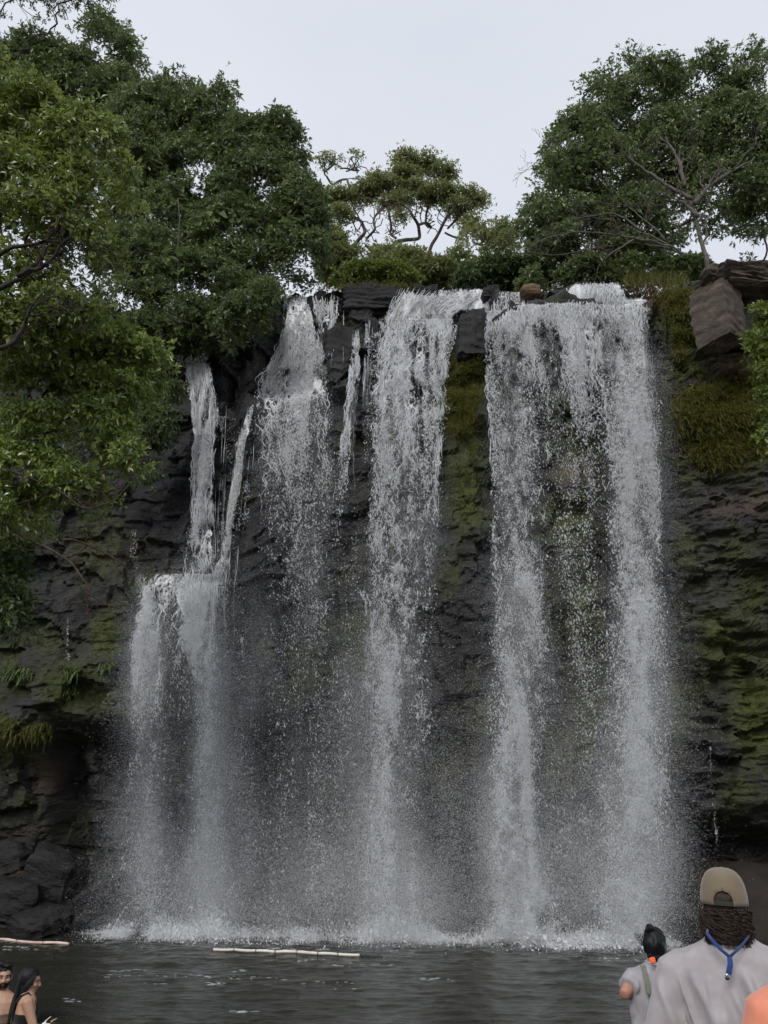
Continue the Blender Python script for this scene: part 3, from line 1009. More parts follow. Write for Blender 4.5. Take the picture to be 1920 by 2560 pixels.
def fall(name, label, sheets, strand_list, drop_list, fine_list, group='white falls dropping from the clifftop into the pool'):
    CSEED[0] = len(label) % 13
    c = atd(drop_list[0][0][0][1], drop_list[0][0][0][0], 17.0)
    root = thing(name, label, 'waterfall', group, (c[0], c[1], 0.0))
    if sheets:
        V, Q, C, W, n = [], [], [], [], 0
        for i, s in enumerate(sheets):
            rows, kw = s if isinstance(s, tuple) else (s, {})
            v, q, cc, vl = sheet(rows, seed=i * 7 + len(label), **kw)
            V.append(v); Q.append(q + n); C.append(cc); W.append(vl); n += len(v)
        link('water_sheet', make_mesh('water_sheet', local(root, np.concatenate(V)), np.concatenate(Q), None, True,
                                      {'cover': ('POINT', np.concatenate(C)), 'veil': ('POINT', np.concatenate(W))}), SHEET, root)
    if strand_list:
        g = Geo()
        for i, a in enumerate(strand_list):
            g.add(*strands(*a[:4], seed=i, **(a[4] if len(a) > 4 else {})))
        me = g.mesh('water_strands', True)
        me.transform(__import__('mathutils').Matrix.Translation(-root.location))
        o = link('water_strands', me, WATER, root); o['kind'] = 'stuff'
    P, S, A = zip(*[drops(*((a[1], a[0]) + a[2:8]), **(a[8] if len(a) > 8 else {})) for a in drop_list])
    o = link('water_drops', fine_mesh('water_drops', local(root, np.concatenate(P)), np.concatenate(S), np.concatenate(A)), WATER, root); o['kind'] = 'stuff'
    nd = sum(map(len, P))
    if fine_list:
        P, S, A = zip(*[drops(*((a[1], a[0]) + a[2:8]), **(a[8] if len(a) > 8 else {})) for a in fine_list])
        o = link('fine_spray', specks('fine_spray', local(root, np.concatenate(P)), np.concatenate(S), np.concatenate(A)), WATER, root); o['kind'] = 'stuff'
        nd += sum(map(len, P))
    print('fall', name, nd)
    return root


# -- far left fall: chute, drop, fan over the ledge, two tails
r1 = [(785, 398, 452, .75), (850, 412, 466, .62), (950, 418, 463, .6), (1050, 415, 461, .5), (1150, 410, 460, .45), (1235, 400, 468, .5)]
r1b = [(1145, 284, 297, .12), (1200, 278, 300, .3), (1245, 290, 318, .6), (1330, 290, 345, .5), (1420, 282, 350, .5), (1500, 288, 352, .36), (1600, 290, 352, .36), (1750, 268, 348, .32), (1900, 250, 358, .28), (2025, 235, 375, .3)]
r1c = [(1240, 370, 462, .7), (1300, 384, 463, .85), (1400, 398, 470, .85), (1480, 422, 472, .7), (1560, 424, 474, .5), (1700, 412, 482, .5), (1850, 408, 492, .44), (2025, 400, 515, .42)]
r1d = [(1245, 300, 470, .45), (1300, 310, 450, .3), (1420, 320, 420, .15), (1600, 320, 430, .10), (2025, 300, 430, .12)]
fall('waterfall', 'far left white fall that fans out over a ledge halfway down into two tails',
     [[(762, 352, 384, .45), (775, 372, 420, .6), (787, 398, 450, .9), (850, 412, 464, .8), (950, 420, 460, .72), (1080, 420, 456, .55), (1230, 410, 462, .5)],
      ([(1222, 318, 462, .5), (1262, 306, 468, .55), (1340, 302, 462, .40), (1420, 300, 460, .28), (1520, 300, 465, .15)], {'arc': 34}),
      [(1240, 372, 460, .62), (1300, 386, 460, .72), (1400, 400, 468, .68), (1480, 424, 468, .5), (1600, 424, 470, .2)],
      [(1140, 284, 296, .2, .2), (1200, 280, 298, .45, .6), (1245, 290, 316, .8), (1330, 292, 342, .65), (1480, 288, 345, .5), (1600, 290, 345, .3)]],
     [(r1, 110, 150, .035, {'meander': 9}), (r1d, 60, 50, .018, {'meander': 6, 'y_range': (1245, 1330)}), (r1b, 36, 60, .02, {'meander': 10, 'y_range': (1330, 1480)}), (r1c, 24, 60, .02, {'meander': 8, 'y_range': (1240, 1400)})],
     [(r1, .8, .019, .014, 1.9, 1.8, .05, .3), (r1b, .8, .017, .011, 2.0, 1.6, .1, .5), (r1c, .8, .018, .011, 1.8, 1.6, .1, .6), (r1d, .5, .018, .012, 2, 1.6, .05, .5)],
     [(r1c, .4, .0085, .0070, 1.6, 1.5, .15, .9, {'clump': .4, 'soft': .6}), (r1b, .4, .0085, .0070, 1.6, 1.5, .15, .9, {'clump': .4, 'soft': .6}), (r1, .4, .008, .006, 1.6, 1.5, .1, .5, {'clump': .4, 'soft': .6})])

# -- thin leaning ribbon
r3 = [(875, 538, 548, .3), (950, 517, 531, .5), (1080, 497, 511, .55), (1200, 478, 494, .5), (1245, 455, 488, .5)]
fall('waterfall', 'thin slanting ribbon of water sliding down dark rock right of far left fall',
     [[(870, 538, 548, .5), (950, 518, 530, .65), (1080, 498, 511, .7), (1200, 478, 494, .65), (1250, 460, 488, .5)]],
     [(r3, 60, 170, .022, {'meander': 4, 'off': .05}), ([(860, 470, 560, .2), (1300, 455, 520, .2)], 12, 200, .010, {'meander': 2, 'off': .03})],
     [(r3, .8, .016, .014, 2.2, 1.8, .03, .1), ([(900, 470, 545, .05), (1240, 450, 520, .10), (1600, 470, 560, .05), (2020, 480, 600, .05)], .8, .011, .010, 2.0, 1.5, .05, .4)], None)

# -- stepped cascade and broad veil
r4 = [(735, 605, 690, .65), (780, 592, 700, .45), (815, 560, 708, .55), (860, 558, 706, .42), (950, 562, 715, .28), (1050, 566, 740, .19), (1200, 570, 770, .13), (1400, 575, 790, .075), (1600, 580, 790, .05), (2025, 520, 800, .05)]
fall('waterfall', 'stepped cascade left of centre that spreads into a thin broad veil',
     [[(640, 620, 660, .9), (700, 615, 682, .92), (735, 604, 690, .9), (790, 596, 698, .62), (812, 590, 700, .55)], [(655, 672, 732, .62), (700, 686, 722, .55), (730, 680, 700, .45)],
      ([(800, 556, 706, .75), (850, 560, 704, .58), (930, 566, 710, .28), (1050, 570, 720, .12)], {'arc': 26})],
     [(r4, 150, 70, .03, {'meander': 12, 'y_range': (720, 830)}), (r4, 100, 80, .022, {'meander': 14, 'y_range': (815, 1000)}), ([(640, 670, 732, .5), (720, 690, 725, .5)], 50, 50, .028, {'meander': 6})],
     [(r4, .8, .019, .011, 1.9, 1.6, .08, .9), ([(638, 618, 662, .7), (730, 606, 690, .7)], .7, .024, .024, 1.8, 1.8, .03, .08), ([(650, 672, 732, .4), (715, 690, 722, .4)], .7, .022, .022, 1.8, 1.8, .03, .06)],
     [(r4, .4, .0085, .0070, 1.6, 1.4, .1, 1.0, {'clump': .45, 'soft': .5})])

# -- thin middle threads
r5 = [(715, 763, 776, .65), (800, 755, 776, .5), (900, 744, 769, .36), (980, 734, 766, .22), (1100, 715, 775, .10), (1300, 690, 790, .03)]
fall('waterfall', 'narrow thread of white drops between dark block and the centre fall',
     [[(714, 763, 776, .75), (800, 757, 775, .6), (900, 747, 768, .42), (980, 740, 764, .2)], [(692, 793, 804, .7), (745, 792, 802, .5), (820, 790, 800, .4)]],
     [(r5, 70, 90, .022, {'meander': 7, 'y_range': (715, 960)}), ([(690, 790, 806, .5), (900, 782, 800, .5)], 22, 120, .018, {'meander': 4}), ([(632, 716, 718, .5), (690, 716, 718, .5)], 3, 60, .014, {'meander': 1}), ([(632, 741, 743, .5), (700, 741, 743, .5)], 3, 66, .014, {'meander': 1})],
     [(r5, .8, .017, .012, 2.0, 1.6, .05, .5), ([(700, 788, 806, .15), (1000, 780, 800, .1)], .8, .015, .013, 2, 1.6, .05, .2)], None)

# -- centre fall
r6 = [(690, 822, 978, .8), (760, 816, 968, .62), (850, 812, 958, .54), (950, 806, 950, .5), (1100, 800, 941, .45), (1250, 795, 936, .42), (1400, 790, 926, .40), (1600, 786, 920, .38), (1800, 783, 908, .36), (1950, 778, 905, .32), (2030, 765, 940, .34)]
r6b = [(1275, 772, 790, .25), (1300, 786, 802, .45), (1450, 788, 806, .4), (1550, 786, 806, .2)]
fall('waterfall', 'tall centre fall left of the grassy dark rock, breaking into drops',
     [[(628, 862, 1000, .72), (655, 858, 1000, .78), (690, 824, 982, .88), (712, 822, 980, .8)], [(655, 880, 1000, .92), (690, 822, 980, .92), (730, 818, 972, .74), (800, 815, 964, .56), (900, 808, 955, .44), (1050, 802, 944, .3), (1300, 795, 935, .22), (1600, 788, 915, .16), (2000, 780, 905, .1)],
      [(622, 985, 1062, .66), (650, 990, 1062, .8), (672, 960, 1050, .85)]],
     [(r6, 300, 95, .026, {'meander': 18, 'y_range': (690, 900)}), (r6, 160, 60, .024, {'meander': 12, 'y_range': (860, 1200)}), ([(625, 860, 1060, .5), (690, 830, 972, .5)], 150, 45, .026, {'meander': 6}), ([(690, 968, 980, .5), (900, 940, 956, .5)], 20, 160, .022, {'meander': 8}), (r6b, 20, 110, .022, {'meander': 5})],
     [(r6, .85, .020, .0115, 1.9, 1.7, .06, .9), (r6b, .7, .018, .014, 1.8, 1.8, .2, .4), ([(628, 862, 1060, .35), (690, 830, 972, .5)], .7, .024, .024, 1.6, 1.6, .03, .05)],
     [(r6, .5, .0085, .0070, 1.6, 1.4, .1, 1.1, {'clump': .4, 'soft': .6})])

# -- right curtain: two strong columns with a thin net between them
r7 = [(672, 1050, 1128, .85), (760, 1054, 1140, .66), (850, 1056, 1150, .6), (950, 1060, 1158, .58), (1100, 1065, 1164, .5), (1250, 1066, 1185, .5), (1400, 1070, 1185, .46), (1600, 1062, 1172, .44), (1750, 1062, 1165, .48), (1900, 1075, 1165, .52), (2030, 1045, 1230, .5)]
r8 = [(650, 1262, 1396, .85), (720, 1285, 1397, .74), (790, 1298, 1410, .68), (850, 1305, 1415, .62), (950, 1310, 1420, .58), (1100, 1312, 1422, .48), (1250, 1314, 1428, .46), (1400, 1318, 1438, .44), (1550, 1312, 1445, .38), (1700, 1295, 1450, .36), (1800, 1300, 1446, .34), (1900, 1310, 1430, .36), (2030, 1262, 1448, .40)]
r9 = [(655, 1125, 1270, .6), (760, 1132, 1292, .38), (850, 1142, 1305, .22), (1000, 1158, 1312, .13), (1150, 1168, 1314, .10), (1400, 1182, 1320, .08), (1700, 1165, 1305, .07), (2030, 1180, 1300, .12)]
fall('waterfall', 'left column of the right-hand curtain, straight and dense down to the pool',
     [[(632, 1058, 1122, .85), (672, 1050, 1128, .9), (760, 1054, 1138, .72), (850, 1058, 1148, .58), (950, 1060, 1156, .52), (1100, 1066, 1160, .38), (1300, 1070, 1180, .3), (1700, 1068, 1165, .25), (2020, 1060, 1190, .28)]],
     [(r7, 220, 100, .028, {'meander': 15, 'y_range': (650, 900)}), (r7, 130, 60, .024, {'meander': 10, 'y_range': (880, 1250)})],
     [(r7, .85, .020, .0115, 1.9, 1.6, .06, 1.0), ([(632, 1058, 1122, .6), (680, 1050, 1128, .6)], .7, .024, .024, 1.6, 1.6, .03, .05)],
     [(r7, .5, .0085, .0070, 1.6, 1.4, .1, 1.3, {'clump': .35, 'soft': .6}), ([(1550, 1075, 1165, .1), (1750, 1062, 1150, .4), (1950, 1070, 1165, .55), (2030, 1050, 1210, .5)], 0.25, .0075, .0065, 1.5, 1.4, .4, 1.3, {'clump': .4, 'soft': .8}), ([(1650, 1030, 1130, .06), (1760, 1040, 1150, .25), (2030, 1040, 1240, .4)], 0.4, .008, .0065, 1.5, 1.4, .6, 1.2, {'clump': .5, 'soft': .8})])
fall('waterfall', 'right column of the right-hand curtain, fed by a foaming bulge at its top',
     [[(612, 1240, 1345, .82), (640, 1222, 1350, .92), (655, 1215, 1352, .85)], [(640, 1345, 1398, .8), (690, 1350, 1397, .7), (760, 1360, 1398, .6)], [(650, 1262, 1394, .92), (720, 1288, 1394, .76), (800, 1300, 1408, .6), (950, 1312, 1416, .5), (1100, 1316, 1418, .36), (1300, 1320, 1430, .28), (1700, 1305, 1445, .2), (2020, 1290, 1435, .2)]],
     [(r8, 300, 90, .028, {'meander': 16, 'y_range': (650, 850)}), (r8, 150, 60, .024, {'meander': 12, 'y_range': (830, 1200)}), ([(612, 1240, 1345, .5), (655, 1220, 1350, .5)], 90, 34, .026, {'meander': 5}), ([(645, 1380, 1397, .5), (800, 1388, 1397, .5)], 26, 120, .022, {'meander': 3})],
     [(r8, .85, .020, .0115, 1.9, 1.6, .06, 1.0), ([(612, 1240, 1345, .6), (655, 1222, 1350, .6)], .7, .024, .024, 1.5, 1.5, .03, .05), ([(1660, 1405, 1446, .1), (1700, 1412, 1448, .5), (1740, 1425, 1448, .1)], .8, .018, .018, 1.5, 1.5, .5, .6)],
     [(r8, .5, .0085, .0070, 1.6, 1.4, .1, 1.3, {'clump': .35, 'soft': .7}), ([(1640, 1400, 1450, .1), (1700, 1408, 1450, .5), (1750, 1420, 1450, .1)], 0.4, .008, .0065, 1.5, 1.4, .6, .9, {'clump': .6, 'soft': .8})])
fall('waterfall', 'thin net of threads between the two right-hand columns with rock showing through',
     [[(640, 1160, 1230, .5), (655, 1128, 1270, .8), (700, 1128, 1280, .66), (780, 1134, 1294, .4), (880, 1146, 1305, .22), (1050, 1160, 1310, .1)]],
     [(r9, 240, 90, .020, {'meander': 10, 'y_range': (650, 780)}), (r9, 70, 60, .020, {'meander': 14, 'y_range': (780, 1100)})],
     [(r9, .85, .017, .011, 1.9, 1.6, .06, .9)],
     [(r9, .6, .008, .0065, 1.6, 1.4, .1, 1.1, {'clump': .5, 'soft': .5})])

# -- trickles
for lab, rows in (('tiny trickle running down the mossy rock at far left', [(1335, 144, 148, .3), (1412, 143, 148, .35), (1425, 136, 158, .25)]),
                  ('tiny broken trickle dripping from the mossy cave roof at right', [(1600, 1532, 1535, .04), (1700, 1535, 1541, .05), (1830, 1547, 1555, .03)]),
                  ('small crooked trickle left of the broad veil low on the wall', [(1360, 506, 514, .3), (1380, 520, 526, .3), (1430, 524, 530, .25)])):
    c = atd(rows[0][1], rows[0][0], 17.0)
    g = Geo().add(*strands(rows, 1, (rows[-1][0] - rows[0][0]) * 0.2, .005, off=.04, meander=4))
    P, S, A = drops(.8, rows, .009, .009, 2, 1.7, .02, .08)
    me = g.mesh('trickle', True)
    r = thing('trickle', lab, 'trickle', 'small trickles on the rock')
    link('water_strands', me, WATER, r)['kind'] = 'stuff'
    link('water_drops', drop_mesh('water_drops', P, S, A), WATER, r)['kind'] = 'stuff'

# -- drifting spray between and in front of the falls, and the boil where they land
mist = [[(1150, 470, 800, .012), (1400, 470, 800, .045), (1700, 450, 800, .075), (2030, 380, 810, .11)], [(1500, 915, 1065, .012), (1800, 900, 1065, .055), (2030, 880, 1065, .12)],
        [(1600, 250, 420, .02), (1800, 240, 440, .05), (2030, 210, 440, .11)], [(1400, 1160, 1320, .02), (2030, 1160, 1320, .14)], [(760, 1390, 1420, .08), (1000, 1405, 1435, .08), (1600, 1420, 1455, .06), (2030, 1420, 1465, .06)],
        [(1975, 200, 1460, .08), (2006, 190, 1470, .26), (2024, 180, 1470, .42)],
        [(900, 815, 945, .03), (1200, 800, 935, .07), (1700, 792, 912, .13), (2030, 780, 920, .2)], [(850, 1065, 1150, .04), (1200, 1075, 1175, .10), (1550, 1072, 1158, .17), (1800, 1062, 1140, .30), (2030, 1065, 1185, .36)],
        [(850, 1325, 1412, .05), (1200, 1328, 1422, .11), (1600, 1325, 1436, .16), (2030, 1300, 1436, .2)], [(1260, 388, 460, .22), (1480, 427, 473, .32), (1800, 418, 483, .24), (2030, 405, 505, .26)],
        [(850, 570, 705, .06), (1300, 580, 760, .03)], [(1300, 297, 343, .16), (1450, 292, 345, .24), (1700, 283, 348, .16), (1900, 260, 355, .12)]]


def mist_points(rows, seed):
    R = np.array(rows, float)
    yy = np.linspace(R[0, 0], R[-1, 0], 300)
    xl, xr, c = lerp_rows(rows, yy)
    pm = mpp(17.0, 6.0)
    lam = -np.log(1 - c) * (xr - xl) * 1.3 * pm ** 2 / .0215
    n = int(lam.sum() * (yy[1] - yy[0]) * 1.5)
    cdf = np.cumsum(lam); cdf /= cdf[-1]
    py = np.interp(rng.random(n), cdf, yy)
    xl, xr, c = lerp_rows(rows, py)
    u = np.clip(rng.normal(size=n) * .52, -1.4, 1.4) if (xr - xl).mean() < 150 else rng.random(n) * 2 - 1
    p = on_cliff((xl + xr) / 2 + u * (xr - xl) / 2, py, .25 + 1.1 * rng.random(n), DRS)
    d = fbm(p[:, 0] * .9, seed, p[:, 2] * .55, 3, 680) * .7 + fbm(p[:, 0] * 3, seed, p[:, 2] * 1.5, 2, 681) * .3
    return p[rng.random(n) < np.clip((d - .05) * 1.5, .35, 1)]


MIST_PTS = np.concatenate([mist_points(r, i) for i, r in enumerate(mist)])
MIST_PTS = MIST_PTS[MIST_PTS[:, 2] > 0.02]
# one puff of microscopic drops, repeated along the spray
n = 4600
r3 = rng.normal(size=(n, 3)) * np.array([.30, .14, .50])
d1, d2 = randunit(n), randunit(n)
sz = .0031 * np.exp(rng.normal(size=n) * .3)[:, None]
puff = bpy.data.objects.new('puff', make_mesh('puff', np.stack([r3 + d1 * sz, r3 + d2 * sz, r3 - (d1 + d2) * sz * .8], 1).reshape(-1, 3), None, np.arange(n * 3).reshape(-1, 3)))
puff.data.materials.append(WATER)
pts_me = bpy.data.meshes.new('spray_mist')
pts_me.vertices.add(len(MIST_PTS))
pts_me.vertices.foreach_set('co', MIST_PTS.astype(np.float32).ravel())
mo = link('spray_mist', pts_me)
gt = bpy.data.node_groups.new('spread_puffs', 'GeometryNodeTree')
gt.interface.new_socket('Geometry', in_out='INPUT', socket_type='NodeSocketGeometry')
gt.interface.new_socket('Geometry', in_out='OUTPUT', socket_type='NodeSocketGeometry')
gi, go_ = gt.nodes.new('NodeGroupInput'), gt.nodes.new('NodeGroupOutput')
ip, oi = gt.nodes.new('GeometryNodeInstanceOnPoints'), gt.nodes.new('GeometryNodeObjectInfo')
oi.inputs['Object'].default_value = puff
oi.inputs['As Instance'].default_value = True
rr_ = gt.nodes.new('FunctionNodeRandomValue'); rr_.data_type = 'FLOAT_VECTOR'
rr_.inputs['Min'].default_value = (-.3, -.3, 0); rr_.inputs['Max'].default_value = (.3, .3, 6.28)
rs_ = gt.nodes.new('FunctionNodeRandomValue'); rs_.data_type = 'FLOAT'
rs_.inputs[2].default_value, rs_.inputs[3].default_value = .75, 1.5
gt.links.new(gi.outputs[0], ip.inputs['Points']); gt.links.new(oi.outputs['Geometry'], ip.inputs['Instance'])
gt.links.new(rr_.outputs[0], ip.inputs['Rotation']); gt.links.new(rs_.outputs[1], ip.inputs['Scale'])
gt.links.new(ip.outputs[0], go_.inputs[0])
mo.modifiers.new('spread', 'NODES').node_group = gt
tag(mo, kind='stuff')
TRIS['puffs'] = len(MIST_PTS)

# boil: a low ragged ridge of foam along the foot of the falls
def foot_y(x):
    return np.interp(x, [-9, -7.5, 0, 5, 9], [17.0, 16.9, 16.35, 15.75, 15.3])
n = 230000
dxs = rng.random(n) * 1330 + 150
wgt = 0.25 + sum(a * np.exp(-((dxs - c) / s) ** 2) for c, s, a in ((310, 70, .5), (440, 60, .9), (850, 90, .6), (1130, 80, 1.0), (1350, 80, .8), (700, 120, .35)))
wgt *= sstep(150, 260, dxs) * sstep(1480, 1440, dxs)
k = rng.random(n) < wgt
dxs, wgt = dxs[k], wgt[k]
n = len(dxs)
yy = foot_y((dxs - 829) * .0115) - np.abs(rng.normal(size=n)) ** 1.2 * .40 + .2
base = atd(dxs, 2010, yy)
P = np.stack([base[:, 0], yy, np.abs(rng.normal(size=n)) ** 1.2 * .10 * (0.25 + wgt) * (.4 + 1.3 * fbm(base[:, 0] * 2.2, 0, 0, 3, 602))], -1)
foamn = fbm(P[:, 0] * 2, P[:, 1] * 2, 0, 3, 600)
k = rng.random(n) < np.clip((foamn - .3) * 4, 0, 1)
P = P[k]
tag(link('foam_line', specks('foam_line', P, .015 * np.exp(rng.normal(size=len(P)) * .45), np.full(len(P), 1.2)), WATER), kind='stuff')

# floating foam flecks on the pool
n = 95
fx, fy = rng.random(n) * 16 - 8, 9.2 + rng.random(n) ** 0.8 * 7.0
k = fbm(fx * .6, fy * .8, 0, 3, 620) > 0.49
fx, fy = fx[k], fy[k]
g = Geo()
for x, y in zip(fx, fy):
    m = random.randint(3, 14)
    w = random.uniform(.05, .28)
    for _ in range(m):
        px, py = x + random.gauss(0, w), y + random.gauss(0, .05)
        a, b = random.uniform(.015, .06), random.uniform(.004, .010)
        an = np.arange(6) * math.pi / 3 + random.random()
        rr = 0.6 + 0.6 * np.random.rand(6)
        i = int(np.clip((px + 11) / 22 * 359, 0, 358)); j = int(np.clip((py - 7.5) / 12 * 379, 0, 378))
        z = WZ[i, j]
        V = np.stack([px + np.cos(an) * a * rr, py + np.sin(an) * b * rr, np.full(6, z + .004)], -1)
        V = np.concatenate([V, [[px, py, z + .008]]])
        g.add(V, None, [(q, (q + 1) % 6, 6) for q in range(6)])
tag(link('foam_flecks', g.mesh('foam_flecks', True), WATER), kind='stuff')
# ------------------------------------------------------------------ trees and plants
L_NEAR = leaf_mat('olive_leaves', (0.057, 0.082, 0.018), (0.148, 0.200, 0.040), (0.29, 0.345, 0.085), 0.36, 0.27, 0.85)
L_DARK = leaf_mat('dark_green_leaves', (0.034, 0.050, 0.019), (0.096, 0.134, 0.047), (0.205, 0.255, 0.094), 0.40, 0.33, 0.6)
L_LOWER = leaf_mat('bright_green_leaves', (0.064, 0.098, 0.021), (0.165, 0.230, 0.048), (0.32, 0.39, 0.10), 0.38, 0.27, 0.85)  # lighter, greener leaf colour of the lower left tree
L_MID = leaf_mat('mid_green_leaves', (0.026, 0.043, 0.014), (0.067, 0.106, 0.035), (0.152, 0.200, 0.070), 0.30, 0.42)
L_PALE = leaf_mat('pale_olive_leaves', (0.10, 0.12, 0.042), (0.20, 0.23, 0.085), (0.32, 0.34, 0.15), 0.45, 0.4)
L_BRIGHT = leaf_mat('fresh_green_leaves', (0.041, 0.061, 0.011), (0.108, 0.149, 0.024), (0.203, 0.257, 0.054), 0.35, 0.42)
L_GRASS = leaf_mat('grass_blades', (0.061, 0.068, 0.014), (0.128, 0.142, 0.030), (0.257, 0.243, 0.074), 0.35, 0.5)
L_DRY = leaf_mat('dry_russet_leaves', (0.046, 0.026, 0.013), (0.098, 0.055, 0.029), (0.156, 0.098, 0.052), 0.3, 0.6)
L_MOSS = leaf_mat('moss', (0.016, 0.021, 0.005), (0.052, 0.060, 0.012), (0.137, 0.137, 0.026), 0.2, 0.6)
L_LIANA = leaf_mat('liana_leaves', (0.077, 0.121, 0.033), (0.132, 0.187, 0.055), (0.187, 0.242, 0.088), 0.4, 0.5)
B_DARK = bark_mat('dark_bark', (0.020, 0.017, 0.014), (0.055, 0.046, 0.038))
B_BROWN = bark_mat('brown_bark', (0.035, 0.026, 0.020), (0.10, 0.078, 0.060))
B_GREY = bark_mat('pale_grey_bark', (0.06, 0.054, 0.047), (0.16, 0.145, 0.125))


def tree(name, label, cat, base, blobs, leafm, barkm, n_sprays, per=6, k=6, spread=0.35, L=0.13, gap=0.42, nscale=1.1, att=350, kill=0.5, step=0.28,
         r0=0.009, rmax=0.22, tint0=0.5, tvar=0.2, up=0.45, wide=0.4, wob=0.28, flat=0.55, droop=0.15, seed=0, trunk_to=None, group=None, inner=0.45, bare=None, trunk=True):
    base = np.array(base, float)
    root = thing(name, label, cat, group, base)
    sp, nr = blob_points(blobs, n_sprays, gap, nscale, seed, inner)
    if trunk:
        ctr = sp.mean(0) if trunk_to is None else np.array(trunk_to, float)
        low = np.linspace(0, 1, 10)[:, None]
        tr = base * (1 - low) + (base * 0.5 + ctr * 0.5) * low + np.array([[math.sin(i * 0.9 + seed), 0.3 * math.cos(i * 1.3), 0] for i in range(10)]) * 0.12 * low
        A = sp[rng.choice(len(sp), min(att, len(sp)), replace=False)]
        if bare is not None:
            A = np.concatenate([A, blob_points(bare, 60, 0.0, 1.0, seed, 0.7)[0]])
        N, par = colonize(A, tr, step, kill, 140, wob)
        v, qd = tree_tubes(N, par, r0, rmax)
        link('trunk', make_mesh('trunk', local(root, v), qd, None, True), barkm, root)
        # leaves gather round twig ends
    link('crown', foliage_mesh('crown', [(lambda a: (local(root, a[0]), a[1], a[2]))(leaves(sp, nr, per, spread, L, k, flat, droop, wide, up, tint0, tvar))]), leafm, root)
    return root


def B(*rows, y, ry):
    return [(dx, dy, rx, rz, y + (r[0] if r else 0), ry) for dx, dy, rx, rz, *r in rows]


# tall trees at upper left, on the plateau
tree('broadleaf_tree', 'tallest dark green tree at upper left, its crown running off the top corner', 'tree', atd(120, 800, 21.0),
     B((90, 175, 120, 85), (235, 130, 62, 70), (60, 230, 110, 120), (180, 215, 130, 90), (290, 150, 36, 30), (222, 66, 18, 26), (260, 240, 80, 80), (150, 320, 170, 100), y=21.0, ry=1.7),
     L_DARK, B_BROWN, 1900, L=0.16, spread=0.45, tint0=0.55, gap=0.40, seed=1, att=420, bare=B((60, 25, 110, 40), (180, 20, 50, 26), (20, 60, 60, 50), y=21.0, ry=1.0))
tree('broadleaf_tree', 'sparse overhanging branches with small leaves against sky in top left corner', 'tree', atd(-260, 700, 19.0),
     B((40, 20, 90, 26), (150, 14, 70, 20), (225, -4, 40, 20), y=19.0, ry=.8), L_MID, B_DARK, 70, L=0.11, spread=0.32, gap=0.35, seed=2, att=150, r0=0.012, kill=0.35, wob=0.4, trunk_to=atd(-60, 60, 19.0))
tree('broadleaf_tree', 'rounded dark green tree with its top below the tall one, second from upper left', 'tree', atd(380, 800, 20.0),
     B((330, 300, 110, 110), (390, 240, 60, 60), (460, 300, 90, 80), (300, 400, 100, 100), (430, 400, 130, 110), (440, 210, 20, 20), (350, 500, 140, 90), (500, 260, 40, 36), y=20.0, ry=1.6),
     L_DARK, B_BROWN, 2000, L=0.15, spread=0.42, tint0=0.5, seed=3, gap=0.40)
tree('broadleaf_tree', 'dark tree sloping down toward the cascade lip, rightmost of the left bank trees', 'tree', atd(560, 700, 19.4),
     B((545, 330, 70, 60), (600, 320, 60, 60), (640, 350, 34, 40), (560, 420, 110, 90), (640, 470, 74, 90), (520, 520, 130, 90), (640, 560, 76, 60), (580, 600, 90, 44), (480, 600, 90, 50), (525, 240, 16, 14), y=19.4, ry=1.4),
     L_DARK, B_BROWN, 2300, L=0.14, spread=0.38, tint0=0.48, seed=4, gap=0.40, up=0.4)
tree('broadleaf_tree', 'low leafy tree hanging over the dark recess above the far left fall', 'tree', atd(420, 770, 18.6),
     B((300, 560, 110, 70), (400, 600, 120, 56), (490, 640, 90, 40), (350, 660, 90, 36), (560, 640, 50, 24), (530, 690, 50, 40, -1.0), (495, 720, 30, 44, -.9), (575, 655, 40, 30, -.9), (430, 690, 60, 24), (270, 660, 60, 50), (430, 725, 50, 22), (520, 670, 60, 26), (320, 720, 60, 20), (400, 735, 60, 20), (350, 712, 60, 26), (440, 700, 50, 40), (400, 690, 60, 30), y=18.4, ry=1.0),
     L_DARK, B_DARK, 1300, L=0.12, spread=0.32, tint0=0.42, seed=5, gap=0.44, up=0.2)
# nearer tree leaning in from the left, close to the camera
tree('overhanging_tree', 'nearest olive green tree leaning in from the left edge with bare twigs below', 'tree', atd(-420, 1700, 10.0),
     B((70, 300, 120, 110), (190, 340, 100, 90), (60, 420, 130, 90), (220, 430, 84, 60), (110, 500, 140, 60), (270, 400, 36, 40), (20, 200, 50, 40), y=10.0, ry=1.0)
     + B((60, 620, 130, 60), (180, 560, 90, 46), (40, 720, 110, 70), (150, 700, 80, 50), y=10.2, ry=0.9),
     L_NEAR, B_BROWN, 1250, per=7, k=5, L=0.105, spread=0.25, tint0=0.52, tvar=0.2, gap=0.40, nscale=1.8, seed=6, att=420, kill=0.26, step=0.16, r0=0.006, rmax=0.10, trunk_to=atd(-60, 640, 10.0), wide=0.42)
tree('overhanging_tree', 'lower drooping olive green tree at left edge whose sprays hang beside the far left fall', 'tree', atd(-420, 1750, 11.5),
     B((120, 760, 130, 50), (250, 770, 90, 46), (340, 800, 42, 34), (80, 840, 120, 60), (200, 860, 90, 50), (110, 940, 120, 60), (240, 930, 60, 60), (290, 1000, 22, 40), (60, 1030, 100, 60), (170, 1060, 80, 40), (40, 1110, 70, 40), (300, 860, 40, 20), y=11.5, ry=0.9),
     L_LOWER, B_BROWN, 1300, per=7, k=5, L=0.10, spread=0.26, tint0=0.55, tvar=0.2, gap=0.41, nscale=1.7, seed=7, att=460, kill=0.28, step=0.17, r0=0.006, rmax=0.09, trunk_to=atd(-80, 900, 11.5), up=0.5, wide=0.4,
     bare=B((180, 1000, 130, 40), (120, 1090, 140, 50), (70, 1160, 120, 40), y=11.2, ry=0.6))
